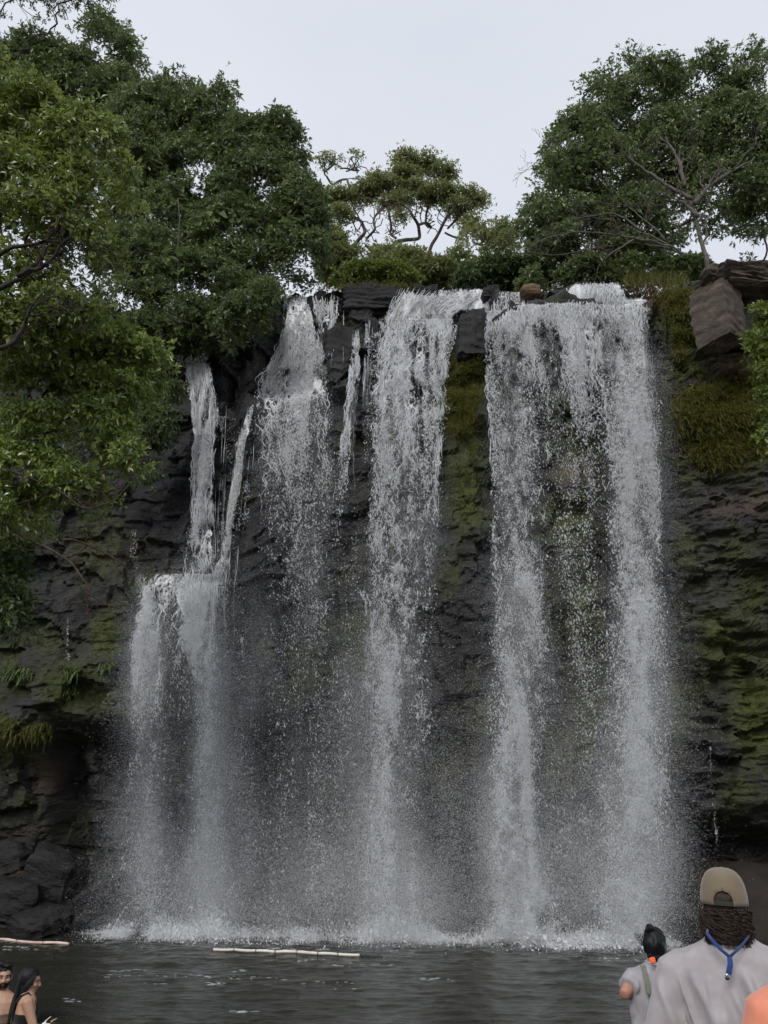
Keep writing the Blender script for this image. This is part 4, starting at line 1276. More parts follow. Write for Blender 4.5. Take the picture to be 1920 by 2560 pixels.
tree('shrub', 'dark green shrub at the left edge low on the cliff below the bare twigs', 'shrub', atd(-160, 1420, 12.5),
     B((20, 1200, 40, 60), (15, 1290, 60, 50), (40, 1330, 40, 30), (-10, 1240, 60, 120), y=12.5, ry=0.6), L_MID, B_DARK, 260, L=0.11, spread=0.25, tint0=0.5, seed=8, att=80, kill=0.3, step=0.2, rmax=0.05, trunk_to=atd(-40, 1260, 12.5))

# centre: umbrella tree far behind the lip, and the low thicket in front of it
YU = 30.0
u0 = atd(876 / K, 700 / K, YU)
def uc(cx, cy):
    return atd((cx * .3617 + 760) / K, (cy * .3617 + 340) / K, YU)
ur = thing('umbrella_tree', 'flat-topped tree with twisting dark limbs standing alone behind the middle of the falls', 'tree', None, u0)
pads = [(690, 140, 90, 50), (840, 180, 110, 50), (960, 240, 90, 40), (700, 260, 110, 40), (560, 330, 120, 40), (760, 350, 150, 40), (430, 370, 110, 46), (300, 420, 110, 50), (200, 420, 80, 50), (880, 400, 130, 50), (1000, 380, 90, 40),
        (1130, 410, 110, 44), (1210, 440, 60, 30), (1060, 500, 90, 40), (640, 440, 110, 40), (250, 540, 80, 40), (500, 290, 90, 24), (640, 540, 80, 34), (1000, 250, 60, 30), (1150, 600, 80, 30)]
pb = [(((a * .3617) + 760) / K, ((b * .3617) + 352) / K, c * .3617 / K * 1.05, d * .3617 / K * .8, YU, 1.0) for a, b, c, d in pads]
sp, nr = blob_points(pb, 2500, 0.24, 0.9, 30, 0.0)
s2, n2_ = blob_points([((180 * .3617 + 760) / K, (170 * .3617 + 340) / K, 34, 12, YU, .6), ((350 * .3617 + 760) / K, (150 * .3617 + 340) / K, 22, 18, YU, .6)], 70, 0.3, 1, 31, .2)
limbs = [[(370, 1010), (345, 860), (325, 790), (350, 750), (430, 705), (400, 620), (370, 560), (330, 470)],
         [(430, 705), (520, 760), (600, 790)], [(345, 860), (250, 780), (110, 770)], [(430, 705), (490, 690), (500, 600), (560, 480)],
         [(560, 1000), (600, 850), (640, 720), (720, 690), (800, 655), (790, 600), (740, 590), (730, 520), (700, 440), (760, 350)],
         [(800, 655), (850, 600), (885, 590), (840, 560), (850, 500), (900, 430)], [(640, 720), (590, 640), (600, 560), (590, 470), (620, 380)],
         [(820, 960), (860, 760), (930, 670), (985, 620), (990, 540), (960, 480), (1000, 400)], [(985, 620), (1080, 690)], [(985, 620), (1090, 560), (1150, 470)],
         [(330, 470), (300, 350), (300, 300), (255, 260), (190, 290), (150, 260)], [(300, 300), (350, 250)], [(255, 260), (320, 210), (370, 180)], [(150, 260), (130, 200), (200, 150)]]
g = Geo()
LN, LP = [], []
for li, ln in enumerate(limbs):
    pts = uc(np.array([p[0] for p in ln], float), np.array([p[1] for p in ln], float))
    pts[:, 1] += np.sin(np.arange(len(pts)) * 1.1 + li) * 0.5
    m = len(pts)
    tt = np.linspace(0, m - 1, m * 5)
    fine = np.stack([np.interp(tt, np.arange(m), pts[:, a]) for a in range(3)], 1)
    for _ in range(2):
        fine[1:-1] = fine[1:-1] * .5 + (fine[:-2] + fine[2:]) * .25
    fine += (np.stack([fbm(fine[:, 2] * 1.7, li, 0, 2, 700), fbm(fine[:, 2] * 1.7, li, 0, 2, 701), fbm(fine[:, 0] * 1.7, li, 0, 2, 702)], 1) - .5) * 0.25
    r = np.linspace([.12, .07, .06, .06, .11, .07, .06, .09, .05, .05, .05, .035, .035, .035][li], .05, len(fine))
    g.tube(fine, r, 7)
    LN += list(fine); LP += [-1] + list(range(len(LN) - len(fine), len(LN) - 1))
A = np.concatenate([sp[rng.choice(len(sp), 700, replace=False)], s2, blob_points([((a * .3617 + 760) / K, (b * .3617 + 340) / K, c * .3617 / K, d * .3617 / K, YU, 1.5) for a, b, c, d in ((300, 600, 160, 90), (620, 580, 160, 80), (900, 560, 160, 90), (1130, 560, 90, 70), (480, 680, 120, 50))], 420, .25, 1, 37, .05)[0]])
# grow twisting twigs from the limbs
N, par = colonize(A, LN, .34, .36, 60, .5, par0=LP, cap=9000)
n0 = len(LN)
sub = np.arange(n0, len(N))
rr = np.full(len(N), .022); acc = np.zeros(len(N))
for i_ in range(len(N) - 1, n0 - 1, -1):
    rr[i_] = max(.022, min(.06, acc[i_] ** (1 / 2.2))); acc[par[i_]] += rr[i_] ** 2.2
g.add(*prisms(N[par[sub]], N[sub], np.minimum(rr[par[sub]], rr[sub] * 1.3), rr[sub], 5))
me = g.mesh('trunk'); me.transform(__import__('mathutils').Matrix.Translation(-ur.location))
link('trunk', me, bark_mat('lichen_bark', (0.05, 0.042, 0.036), (0.13, 0.115, 0.10)), ur)
link('crown', foliage_mesh('crown', [(local(ur, v), t_, a) for v, t_, a in (leaves(sp, nr * .3, 4, .42, .13, 4, .9, .1, .5, 1.0, .55, .22), leaves(s2, n2_, 4, .28, .13, 4, .6, .1, .45, .6, .4, .2))]), L_PALE, ur)

tree('bush', 'yellow-green mound of bush and grass overhanging the dark wall left of the centre fall', 'bush', atd(810, 640, 19.5),
     B((790, 600, 70, 22), (740, 612, 26, 16), (850, 600, 40, 26), (880, 615, 24, 14), y=19.3, ry=.7), L_BRIGHT, B_BROWN, 420, L=.11, spread=.24, tint0=.62, seed=10, att=60, kill=.4, rmax=.05, gap=.36)
tree('bush', 'dark bush crowding the lip above the chute of the far left fall', 'bush', atd(400, 790, 18.6),
     B((400, 745, 50, 22), (350, 735, 50, 26), (300, 745, 60, 36), (450, 690, 46, 34), (446, 742, 22, 26), (500, 660, 50, 24), y=18.5, ry=.7), L_DARK, B_DARK, 620, L=.12, spread=.26, tint0=.45, seed=15, att=60, kill=.4, rmax=.05, gap=.25)
tree('bush', 'olive thicket behind the centre fall lip, below the umbrella tree', 'bush', atd(960, 640, 22.0),
     B((880, 585, 60, 34), (940, 600, 60, 30), (1000, 605, 60, 26), (900, 610, 50, 24), (985, 575, 30, 16), y=22.0, ry=1.0), L_PALE, B_BROWN, 620, L=.14, spread=.32, tint0=.40, seed=11, att=120, kill=.4, rmax=.06, gap=.42)
tree('bush', 'dark green thicket at foot of the big right tree, above the boulder in the lip', 'bush', atd(1090, 640, 20.5),
     B((1050, 600, 60, 28), (1110, 603, 50, 30), (1020, 615, 40, 18), (1150, 600, 40, 30), y=20.5, ry=.9), L_MID, B_BROWN, 620, L=.14, spread=.34, tint0=.45, seed=12, att=90, kill=.4, rmax=.06, gap=.40)
tree('bush', 'feathery pale tree half behind the umbrella tree at right with a pinkish bare crown', 'tree', atd(1060, 640, 27.0),
     B((1070, 540, 50, 40), (1100, 510, 36, 26), (1020, 520, 44, 24), (1060, 500, 30, 16), y=27.0, ry=1.2), L_PALE, B_GREY, 130, L=.16, spread=.36, tint0=.45, seed=13, att=240, kill=.3, rmax=.07, gap=.3, r0=.014)
tree('bush', 'greyish green saplings between the left bank trees and the umbrella tree trunk', 'bush', atd(730, 640, 24.0),
     B((720, 560, 40, 60), (770, 570, 40, 36), (830, 560, 40, 30), (705, 500, 20, 50), y=24.0, ry=.9), L_PALE, B_BROWN, 360, L=.16, spread=.36, tint0=.4, seed=14, att=120, kill=.4, rmax=.05, gap=.45)

# right bank
tree('broadleaf_tree', 'big dark rounded tree on the right bank above the right-hand curtain', 'tree', atd(1440, 620, 20.0),
     B((1240, 330, 70, 70), (1330, 270, 100, 70), (1410, 220, 90, 60), (1520, 200, 90, 50), (1620, 210, 70, 60), (1200, 420, 70, 70), (1300, 400, 110, 90), (1440, 340, 120, 110), (1570, 310, 110, 100), (1160, 500, 46, 60),
       (1250, 520, 110, 70), (1370, 500, 120, 70), (1540, 430, 110, 70), (1640, 440, 60, 80), (1200, 570, 80, 40), (1330, 580, 120, 30), (1250, 250, 20, 18), (1290, 210, 16, 14), (1495, 160, 24, 16), (1600, 160, 26, 16), y=20.0, ry=1.7),
     L_DARK, B_BROWN, 4300, per=6, k=5, L=.15, spread=.42, tint0=.5, seed=20, att=650, kill=.5, gap=.455, nscale=1.5, r0=.011)
tree('bush', 'dark undergrowth under the big right bank tree along the clifftop', 'bush', atd(1380, 630, 18.6),
     B((1180, 610, 60, 22), (1270, 590, 60, 22), (1400, 585, 80, 26), (1480, 590, 50, 24), (1330, 600, 50, 14), y=18.9, ry=.7), L_DARK, B_DARK, 700, L=.12, spread=.28, tint0=.5, seed=21, att=80, kill=.4, rmax=.05, gap=.38)
tree('broadleaf_tree', 'tree at the right frame edge behind the rock slab, sky showing through its low branches', 'tree', atd(1640, 600, 21.5),
     B((1600, 470, 60, 36), (1650, 500, 60, 40), (1690, 400, 60, 140), (1640, 560, 30, 16), y=21.5, ry=1.0), L_DARK, B_BROWN, 300, L=.15, spread=.36, tint0=.4, seed=22, att=160, kill=.4, gap=.5)


def bare_branches(name, label, cat, lines, y, mat, r0, twigs, twig_len, spread=0.5, yj=0.4, rt=0.007, seed=0, leafs=None):
    """lines: polylines in the 1659-wide view; each grows forking twigs"""
    R = np.random.default_rng(seed)
    b = atd(lines[0][0][0], lines[0][0][1], y)
    root = thing(name, label, cat, None, b)
    g = Geo(); ends = []
    def grow(p, d, ln, r, depth):
        m = 6
        pts = [p]
        for i in range(m):
            d = unit(d + R.normal(size=3) * .22 + np.array([0, 0, .04]))
            pts.append(pts[-1] + d * ln / m)
        pts = np.array(pts)
        g.tube(pts, np.linspace(r, max(r * .45, .0035), m + 1), 4)
        ends.append(pts[-1])
        if depth > 0:
            for _ in range(R.integers(2, 4)):
                k = R.integers(2, m + 1)
                grow(pts[k], unit(d + R.normal(size=3) * spread), ln * R.uniform(.45, .8), max(r * .6, rt * .7), depth - 1)
    for ln in lines:
        pts = atd(np.array([p[0] for p in ln], float), np.array([p[1] for p in ln], float), y + R.normal() * yj)
        m = len(pts); tt = np.linspace(0, m - 1, m * 4)
        fine = np.stack([np.interp(tt, np.arange(m), pts[:, a]) for a in range(3)], 1)
        for _ in range(2):
            fine[1:-1] = fine[1:-1] * .5 + (fine[:-2] + fine[2:]) * .25
        fine[:, 1] += np.cumsum(R.normal(size=len(fine)) * .03)
        rr = np.linspace(r0, r0 * .3, len(fine))
        g.tube(fine, rr, 6)
        for _ in range(twigs):
            k = R.integers(len(fine) // 4, len(fine))
            d = unit(fine[min(k + 1, len(fine) - 1)] - fine[max(k - 1, 0)])
            grow(fine[k], unit(d + R.normal(size=3) * spread), twig_len * R.uniform(.5, 1.2), max(rr[k] * .6, rt), 2)
    me = g.mesh('branch'); me.transform(__import__('mathutils').Matrix.Translation(-root.location))
    link('branch', me, mat, root)
    if leafs:
        E = np.array(ends); E = E[R.random(len(E)) < leafs[0]]
        link('crown', foliage_mesh('crown', [(lambda a: (local(root, a[0]), a[1], a[2]))(leaves(E, randunit(len(E)), 2, .12, leafs[1], 4, tint0=.5))]), leafs[2], root)
    return root


bare_branches('bare_shrub', 'sprawling leafless grey branches reaching left in front of the big right tree', 'shrub',
              [[(1482, 556), (1465, 540), (1430, 525), (1380, 515), (1310, 510), (1240, 505), (1180, 520), (1135, 550)],
               [(1482, 556), (1440, 530), (1390, 500), (1330, 480), (1270, 470)], [(1460, 540), (1380, 520), (1300, 530), (1220, 545), (1160, 545)],
               [(1380, 515), (1330, 545), (1290, 580), (1285, 605)], [(1440, 525), (1400, 480), (1350, 440), (1290, 430)], [(1390, 500), (1320, 455), (1230, 470)]], 17.9, B_GREY, .035, 7, .8, .6, .3, .008, 5)
bare_branches('leaning_tree', 'slender pale grey trunk rising from the clifftop beside the sandstone slab', 'tree',
              [[(1528, 580), (1520, 530), (1508, 470), (1495, 430), (1480, 400)], [(1495, 430), (1450, 400), (1400, 360), (1350, 330)], [(1500, 440), (1530, 400), (1580, 370), (1630, 340)], [(1508, 470), (1480, 440), (1440, 430)], [(1480, 400), (1470, 340), (1440, 290)]],
              17.9, B_GREY, .07, 5, .8, .55, .15, .009, 6, (.35, .10, L_PALE))
bare_branches('twig', 'thin twigs with few leaves sticking out above the big right tree', 'branch',
              [[(1440, 230), (1420, 180), (1395, 150), (1345, 130)], [(1440, 230), (1430, 170), (1450, 125)], [(1395, 150), (1360, 110), (1350, 95)], [(1430, 170), (1390, 130)]], 20.0, B_BROWN, .022, 3, .6, .6, .1, .010, 7, (.5, .16, L_DARK))
bare_branches('twig', 'pale leafless twig at the left shoulder of the big right tree, upper of two', 'branch', [[(1290, 290), (1265, 270), (1250, 245), (1238, 232)], [(1265, 270), (1275, 240)]], 19.6, B_GREY, .016, 3, .5, .5, .1, .008, 8)
bare_branches('twig', 'pale leafless twig poking left from the big right tree, lower of two', 'branch', [[(1240, 330), (1200, 330), (1165, 345), (1148, 355)], [(1210, 330), (1190, 310)]], 19.4, B_GREY, .016, 3, .5, .5, .1, .008, 9)
bare_branches('bare_branch', 'arching bare brown branches hanging out of the low left tree over the dark wall', 'branch',
              [[(-40, 1000), (60, 1030), (130, 1060), (190, 1110), (260, 1090), (300, 1050)], [(60, 1030), (150, 1040), (230, 1060), (285, 1020)], [(-40, 1100), (50, 1160), (90, 1175), (150, 1160), (210, 1180), (245, 1200), (262, 1215)], [(90, 1175), (150, 1210), (185, 1260), (190, 1300)], [(-30, 980), (40, 960), (120, 1000), (200, 1010), (270, 990)]],
              11.0, B_BROWN, .022, 7, .45, .6, .2, .005, 10)
bare_branches('bare_branch', 'dark limbs of the nearest tree showing through its leaves at left edge', 'branch',
              [[(-40, 630), (40, 600), (80, 560), (95, 510), (110, 470)], [(40, 600), (110, 570), (170, 520)], [(-40, 760), (20, 740), (60, 690), (100, 690)], [(-40, 560), (30, 540), (100, 530), (160, 540)]], 9.3, B_DARK, .04, 6, .5, .5, .15, .007, 11)

# lianas with heart-shaped leaves hanging in the left bank trees
g = Geo(); lv = []
rl = thing('liana', 'thin hanging liana with pale heart-shaped leaves in front of left bank trees', 'climber', None, atd(385, 430, 17.6))
pts = atd(np.array([384, 388, 386, 384, 380, 384, 385], float), np.array([430, 470, 510, 530, 545, 570, 600], float), 17.6)
g.tube(pts, .012, 5)
me = g.mesh('stem'); me.transform(__import__('mathutils').Matrix.Translation(-rl.location)); link('stem', me, B_GREY, rl)
E = atd(np.array([372, 366, 378, 362, 380, 374, 360, 384], float), np.array([540, 548, 552, 556, 584, 536, 640, 590], float), 17.5)
link('crown', foliage_mesh('crown', [(lambda a: (local(rl, a[0]), a[1], a[2]))(leaves(E, np.tile([[0, -1.0, 0]], (len(E), 1)), 1, .03, .24, 2, wide=.85, droop=.3, up=-.3))]), L_LIANA, rl)
rl = thing('liana', 'cluster of pale climber leaves high among left bank trees, right of the hanging liana', 'climber', None, atd(460, 470, 17.9))
E = atd(np.array([455, 470, 462, 475, 448, 510, 466], float), np.array([470, 460, 482, 478, 480, 480, 380], float), 17.8)
link('crown', foliage_mesh('crown', [(lambda a: (local(rl, a[0]), a[1], a[2]))(leaves(E, np.tile([[0, -1.0, 0]], (len(E), 1)), 1, .03, .22, 2, wide=.8, droop=.3, up=-.3))]), L_LIANA, rl)


# grass and ferns -----------------------------------------------------
def blades(P, d0, L, w, bend=0.5, tint0=.5, tv=.2, seg=3):
    """arching blades growing from P toward d0 and falling over"""
    n = len(P)
    d = unit(d0 + rng.normal(size=(n, 3)) * .45)
    L = L * (.6 + .8 * rng.random(n))
    s = unit(np.cross(d, np.array([0.1, .2, 1.0]) + .3 * rng.normal(size=(n, 3))))
    rows = []
    p = P.copy()
    for i in range(seg + 1):
        ww = w * (1 - i / seg) ** .7 + .0008
        rows.append(np.stack([p - s * ww / 2, p + s * ww / 2], 1))
        p = p + d * (L / seg)[:, None]
        d = unit(d - np.array([0, 0, 1.0]) * bend)
    V = np.stack(rows, 1).reshape(n, -1, 3)
    m = (seg + 1) * 2
    f = np.concatenate([[[2 * i, 2 * i + 1, 2 * i + 3], [2 * i, 2 * i + 3, 2 * i + 2]] for i in range(seg)])
    T = (np.arange(n)[:, None, None] * m + f[None]).reshape(-1, 3)
    return V.reshape(-1, 3), T, np.repeat(np.clip(tint0 + rng.normal(size=n) * tv, 0, 1), m)


def clump(name, label, cat, ells, n, L, w, mat, d0=(0, -.6, .5), bend=.5, tint0=.5, off=.02, group=None, part='blades', y=None, leafy=None):
    P = []
    wts = np.array([e[2] * e[3] for e in ells], float); wts /= wts.sum()
    for e, k in zip(ells, (wts * n).astype(int) + 1):
        a, r = rng.random(k) * 6.283, np.sqrt(rng.random(k))
        dx, dy = e[0] + np.cos(a) * r * e[2], e[1] + np.sin(a) * r * e[3]
        P.append(on_cliff(dx, dy, off) if y is None else atd(dx, dy, y + rng.normal(size=k) * .15))
    P = np.concatenate(P)
    kk = fbm(P[:, 0] * 2.2, P[:, 1] * 2, P[:, 2] * 2.2, 2, len(label)) > .38
    P = P[kk]
    root = thing(name, label, cat, group, P.mean(0))
    sets = [blades(P, np.array(d0, float), L, w, bend, tint0)]
    if leafy:
        q = P[rng.random(len(P)) < leafy[0]]
        sets.append(leaves(q + np.array([0, -.06, 0]), np.tile([[0, -1.0, .2]], (len(q), 1)), 2, .12, leafy[1], 4, up=.1, tint0=tint0, droop=.3))
    link(part, foliage_mesh(part, [(local(root, v), t_, a) for v, t_, a in sets]), mat, root)['kind'] = 'stuff'
    return root


clump('hanging_grass', 'large clump of hanging yellow-green ferns and grass on the right cliff face', 'grass clump', [(1530, 930, 90, 60), (1580, 880, 70, 60), (1500, 880, 50, 40), (1620, 950, 50, 50), (1560, 985, 70, 30), (1640, 870, 20, 70)], 6400, .42, .020, L_GRASS, (0, -.7, .3), .55, .62, leafy=(.35, .08))
clump('hanging_grass', 'strip of grass hanging from the clifftop between the right fall and sandstone column', 'grass clump', [(1470, 660, 34, 36), (1440, 650, 30, 20), (1490, 700, 20, 40), (1470, 740, 16, 40)], 1900, .34, .016, L_GRASS, (0, -.6, .3), .7, .5, leafy=(.2, .06))
clump('hanging_grass', 'reddish brown dry fringe on the clifftop right of the foaming bulge', 'grass clump', [(1385, 632, 34, 10), (1430, 640, 30, 12), (1410, 655, 24, 12)], 900, .24, .012, L_DRY, (0, -.5, .5), .6, .5)
clump('hanging_grass', 'grass tufts on dark rock between the centre fall and right curtain', 'grass clump', [(1010, 800, 42, 26), (1000, 850, 44, 40), (990, 900, 40, 50)], 3000, .34, .015, L_GRASS, (0, -.5, .5), .6, .45)
clump('hanging_grass', 'pale grass fringe drooping from the bush mound over the dark wall', 'grass clump', [(800, 618, 70, 6), (850, 622, 40, 8), (760, 622, 30, 6)], 900, .34, .012, L_GRASS, (0, -.7, .3), .9, .6, y=18.9)
tree('creeper', 'dark creepers trailing down the shaded rock behind the lower left tree', 'climber', atd(300, 780, 17.6),
     B((300, 860, 60, 50), (340, 920, 40, 60), (260, 960, 60, 60), (330, 1010, 30, 40), (380, 850, 16, 40), y=17.4, ry=.35), L_DARK, B_DARK, 420, L=.10, spread=.26, tint0=.25, up=-.3, droop=.4, gap=.42, seed=41, trunk=False)
clump('grass_tuft', 'upright green grass on the lip beside the foaming bulge at right', 'grass clump', [(1390, 610, 40, 12), (1450, 615, 40, 14), (1360, 612, 14, 12)], 900, .36, .014, L_GRASS, (0, -.2, 1.0), .25, .35, y=18.2)
clump('fern', 'row of small hanging ferns on the left cliff below the tiny trickle', 'fern', [(110, 1438, 24, 8), (150, 1456, 24, 10), (85, 1428, 14, 6), (45, 1455, 40, 14), (160, 1495, 16, 8), (230, 1440, 14, 8)], 300, .30, .030, L_MID, (0, -.8, .1), .8, .75)
clump('fern', 'yellow-green fern fringe along cave edge at far left', 'fern', [(60, 1590, 60, 12), (20, 1560, 24, 14), (90, 1575, 30, 12)], 380, .26, .022, L_GRASS, (0, -.8, .1), .8, .4)
tree('bush', 'bright yellow-green bush at the right frame edge below the sandstone column', 'bush', atd(1720, 900, 13.5),
     B((1645, 690, 26, 30), (1650, 740, 36, 30), (1660, 800, 28, 50), (1660, 880, 22, 50), (1660, 950, 24, 30), (1690, 800, 50, 150), y=13.2, ry=.5), L_BRIGHT, B_BROWN, 420, L=.10, spread=.22, tint0=.6, seed=33, att=90, kill=.3, rmax=.04, gap=.34, flat=.8)
for lab, e, m in (('small bright green leafy plant on the rock below the sandstone column', [(1585, 815, 10, 5)], L_LIANA), ('lone yellow-green plant on bare rock left of the hanging fern clump', [(1505, 808, 10, 14)], L_BRIGHT),
                  ('small yellow leaf sprig on dark rock near the left fan ledge', [(232, 1442, 12, 6)], L_BRIGHT)):
    clump('small_plant', lab, 'plant', e, 14, .24, .05, m, (0, -.7, .3), .5, .7)

# moss cushions and tiny ferns over the damp rock
I = rng.random(220000)
ri, rj = rng.integers(0, NX - 1, 220000), rng.integers(20, NZ - 1, 220000)
keep = I < np.clip(moss[ri, rj] * 1.2 - .22, 0, 1) * .62
ri, rj = ri[keep], rj[keep]
P = np.stack([GX[ri, rj], GY[ri, rj] + .01, GZ[ri, rj]], -1) + rng.normal(size=(len(ri), 3)) * np.array([.02, .005, .02])
v, t_, a = blades(P, np.array([0, -.8, .35]), .085, .016, .55, .42, .22, 2)
print('moss', len(P))
tag(link('moss_cushions', foliage_mesh('moss_cushions', [(v, t_, a)]), L_MOSS), kind='stuff')
# ------------------------------------------------------------------ float lines on the pool
def on_water(px, py, z=0.03):
    px, py = np.asarray(px, float), np.asarray(py, float)
    b = (1280 - py) / F
    y = (CAMZ - z) * (CP - b * SP) / -(SP + b * CP)
    return at(px, py, y)


ft = NT('weathered_foam_tube')
fv = ft.coords((1, 1, 1))
fn = ft.noise(fv, 7, 5, 0.6)
sep = ft.node('ShaderNodeSeparateXYZ'); ft.con(ft.node('ShaderNodeNewGeometry').outputs['Position'], sep.inputs[0])
low = ft.math('SUBTRACT', 1.0, ft.math('MULTIPLY', sep.outputs['Z'], 16.0), True)
ft.con(ft.mix(ft.math('MULTIPLY', low, fn, True), ft.ramp(fn, [(0.3, (0.62, 0.60, 0.50)), (0.6, (0.80, 0.78, 0.70))]), (0.20, 0.07, 0.045)), ft.b.inputs['Base Color'])
ft.b.inputs['Roughness'].default_value = 0.6
FOAMTUBE = ft.m
PINKTUBE = FOAMTUBE.copy(); PINKTUBE.name = 'reddened_foam_tube'
for n_ in PINKTUBE.node_tree.nodes:
    if n_.type == 'VALTORGB':
        n_.color_ramp.elements[0].color, n_.color_ramp.elements[1].color = (.50, .30, .26, 1), (.74, .62, .56, 1)
ROPE = simple_mat('wet_rope', (0.02, 0.022, 0.022), 0.6, 0.3, 40, 0.3)
STRAPB = simple_mat('grimy_band', (0.13, 0.12, 0.08), 0.7, 0.3, 40)
for lab, seams, rope in (('short string of grubby white float tubes at the left edge of the pool, reddish below', [(-60, 2343), (-8, 2348), (42, 2353), (108, 2357), (172, 2360)], [(172, 2361), (205, 2364), (243, 2367)]),
                         ('long string of cream white float tubes on the middle of the pool', [(533, 2374), (586, 2374), (640, 2377), (688, 2380), (743, 2380), (795, 2384), (845, 2386), (899, 2388)], [(899, 2389), (925, 2391), (955, 2392)])):
    P0 = on_water(*np.array(seams, float).T)
    root = thing('float_line', lab, 'float line', 'float lines across the pool', P0[0])
    for a, b in zip(P0[:-1], P0[1:]):
        m = 9
        tt = np.linspace(0, 1, m)[:, None]
        pts = a * (1 - tt) + b * tt
        pts[:, 2] += np.sin(tt[:, 0] * 3.1) * random.uniform(-.012, .018)
        d = unit(b - a) * .004
        pts[0] += d; pts[-1] -= d
        r = np.full(m, .0225) * (1 + .05 * rng.normal(size=m)); r[0] = r[-1] = .0205
        g = Geo().tube(local(root, pts), r, 10)
        link('float_tube', g.mesh('float_tube'), PINKTUBE if 'reddish' in lab else FOAMTUBE, root)
    for p in P0[1:-1]:
        link('band', Geo().tube(local(root, [p - np.array([.009, 0, 0]), p + np.array([.009, 0, 0])]), .0240, 8).mesh('band'), STRAPB, root)
    pr = on_water(*np.array(rope, float).T, z=.012)
    tt = np.linspace(0, len(pr) - 1, 24)
    fine = np.stack([np.interp(tt, np.arange(len(pr)), pr[:, k]) for k in range(3)], 1)
    fine[:, 2] += np.sin(np.arange(24) * 1.7) * .01
    link('rope', Geo().tube(local(root, fine), .016, 6).mesh('rope'), ROPE, root)


# ------------------------------------------------------------------ people
def etube(g, pts, rx, ry, xdir=(1, 0, 0), n=20, power=2.3, cap=0.5):
    """closed tube with elliptical sections, rounded off at both ends"""
    pts = np.asarray(pts, float)
    k = len(pts)
    rx, ry = np.broadcast_to(np.asarray(rx, float), (k,)).copy(), np.broadcast_to(np.asarray(ry, float), (k,)).copy()
    t = unit(np.gradient(pts, axis=0))
    # rounded ends
    a0, a1 = pts[0] - t[0] * min(rx[0], ry[0]) * cap, pts[-1] + t[-1] * min(rx[-1], ry[-1]) * cap
    P = np.concatenate([[a0], [pts[0] * .35 + a0 * .65], pts, [pts[-1] * .35 + a1 * .65], [a1]])
    RX = np.concatenate([[rx[0] * .25, rx[0] * .75], rx, [rx[-1] * .75, rx[-1] * .25]])
    RY = np.concatenate([[ry[0] * .25, ry[0] * .75], ry, [ry[-1] * .75, ry[-1] * .25]])
    t = unit(np.gradient(P, axis=0))
    x = np.tile(np.asarray(xdir, float), (len(P), 1))
    x = unit(x - t * (x * t).sum(1, keepdims=True))
    y = np.cross(t, x)
    an = np.arange(n) * 2 * math.pi / n
    c, s = np.cos(an), np.sin(an)
    c, s = np.sign(c) * np.abs(c) ** (2 / power), np.sign(s) * np.abs(s) ** (2 / power)
    V = P[:, None] + x[:, None] * c[None, :, None] * RX[:, None, None] + y[:, None] * s[None, :, None] * RY[:, None, None]
    q = np.arange(n)
    Q = np.concatenate([np.stack([i * n + q, i * n + (q + 1) % n, (i + 1) * n + (q + 1) % n, (i + 1) * n + q], 1) for i in range(len(P) - 1)])
    V = np.concatenate([V.reshape(-1, 3), P[:1], P[-1:]])
    m = len(P) * n
    T = np.concatenate([np.stack([np.full(n, m), (q + 1) % n, q], 1), np.stack([np.full(n, m + 1), (len(P) - 1) * n + q, (len(P) - 1) * n + (q + 1) % n], 1)])
    g.add(V, Q, T)
    return g


def ellipsoid(g, c, r, n=14, rot=None):
    th = np.linspace(0, math.pi, n)[1:-1]
    ph = np.arange(2 * n) * math.pi / n
    V = np.stack([np.outer(np.sin(th), np.cos(ph)), np.outer(np.sin(th), np.sin(ph)), np.outer(np.cos(th), np.ones(2 * n))], -1).reshape(-1, 3)
    V = np.concatenate([V, [[0, 0, 1], [0, 0, -1]]]) * np.array(r)
    if rot is not None:
        V = V @ np.array(rot).T
    m = 2 * n; q = np.arange(m)
    Q = np.concatenate([np.stack([i * m + q, (i + 1) * m + q, (i + 1) * m + (q + 1) % m, i * m + (q + 1) % m], 1) for i in range(n - 3)])
    k = (n - 2) * m
    T = np.concatenate([np.stack([np.full(m, k), q, (q + 1) % m], 1), np.stack([np.full(m, k + 1), (n - 3) * m + (q + 1) % m, (n - 3) * m + q], 1)])
    g.add(V + np.array(c), Q, T)
    return g


def fuse(name, g, voxel, smooth, mat, parent, disp=None):
    me = g.mesh(name + '_raw', True)
    o = bpy.data.objects.new(name + '_raw', me)
    COL.objects.link(o)
    r = o.modifiers.new('r', 'REMESH'); r.mode = 'VOXEL'; r.voxel_size = voxel; r.use_smooth_shade = True
    if smooth:
        s = o.modifiers.new('s', 'SMOOTH'); s.factor = 0.5; s.iterations = smooth
    dg = bpy.context.evaluated_depsgraph_get()
    dg.update()
    out = bpy.data.meshes.new_from_object(o.evaluated_get(dg))
    out.name = name
    out.materials.clear()
    bpy.data.objects.remove(o); bpy.data.meshes.remove(me)
    if disp is not None:
        n = len(out.vertices)
        co, no = np.empty(n * 3, np.float32), np.empty(n * 3, np.float32)
        out.vertices.foreach_get('co', co)
        out.vertex_normals.foreach_get('vector', no)
        co, no = co.reshape(-1, 3), no.reshape(-1, 3)
        co = co + no * disp(co, no)[:, None]
        out.vertices.foreach_set('co', co.astype(np.float32).ravel())
        out.update()
    return link(name, out, mat, parent)


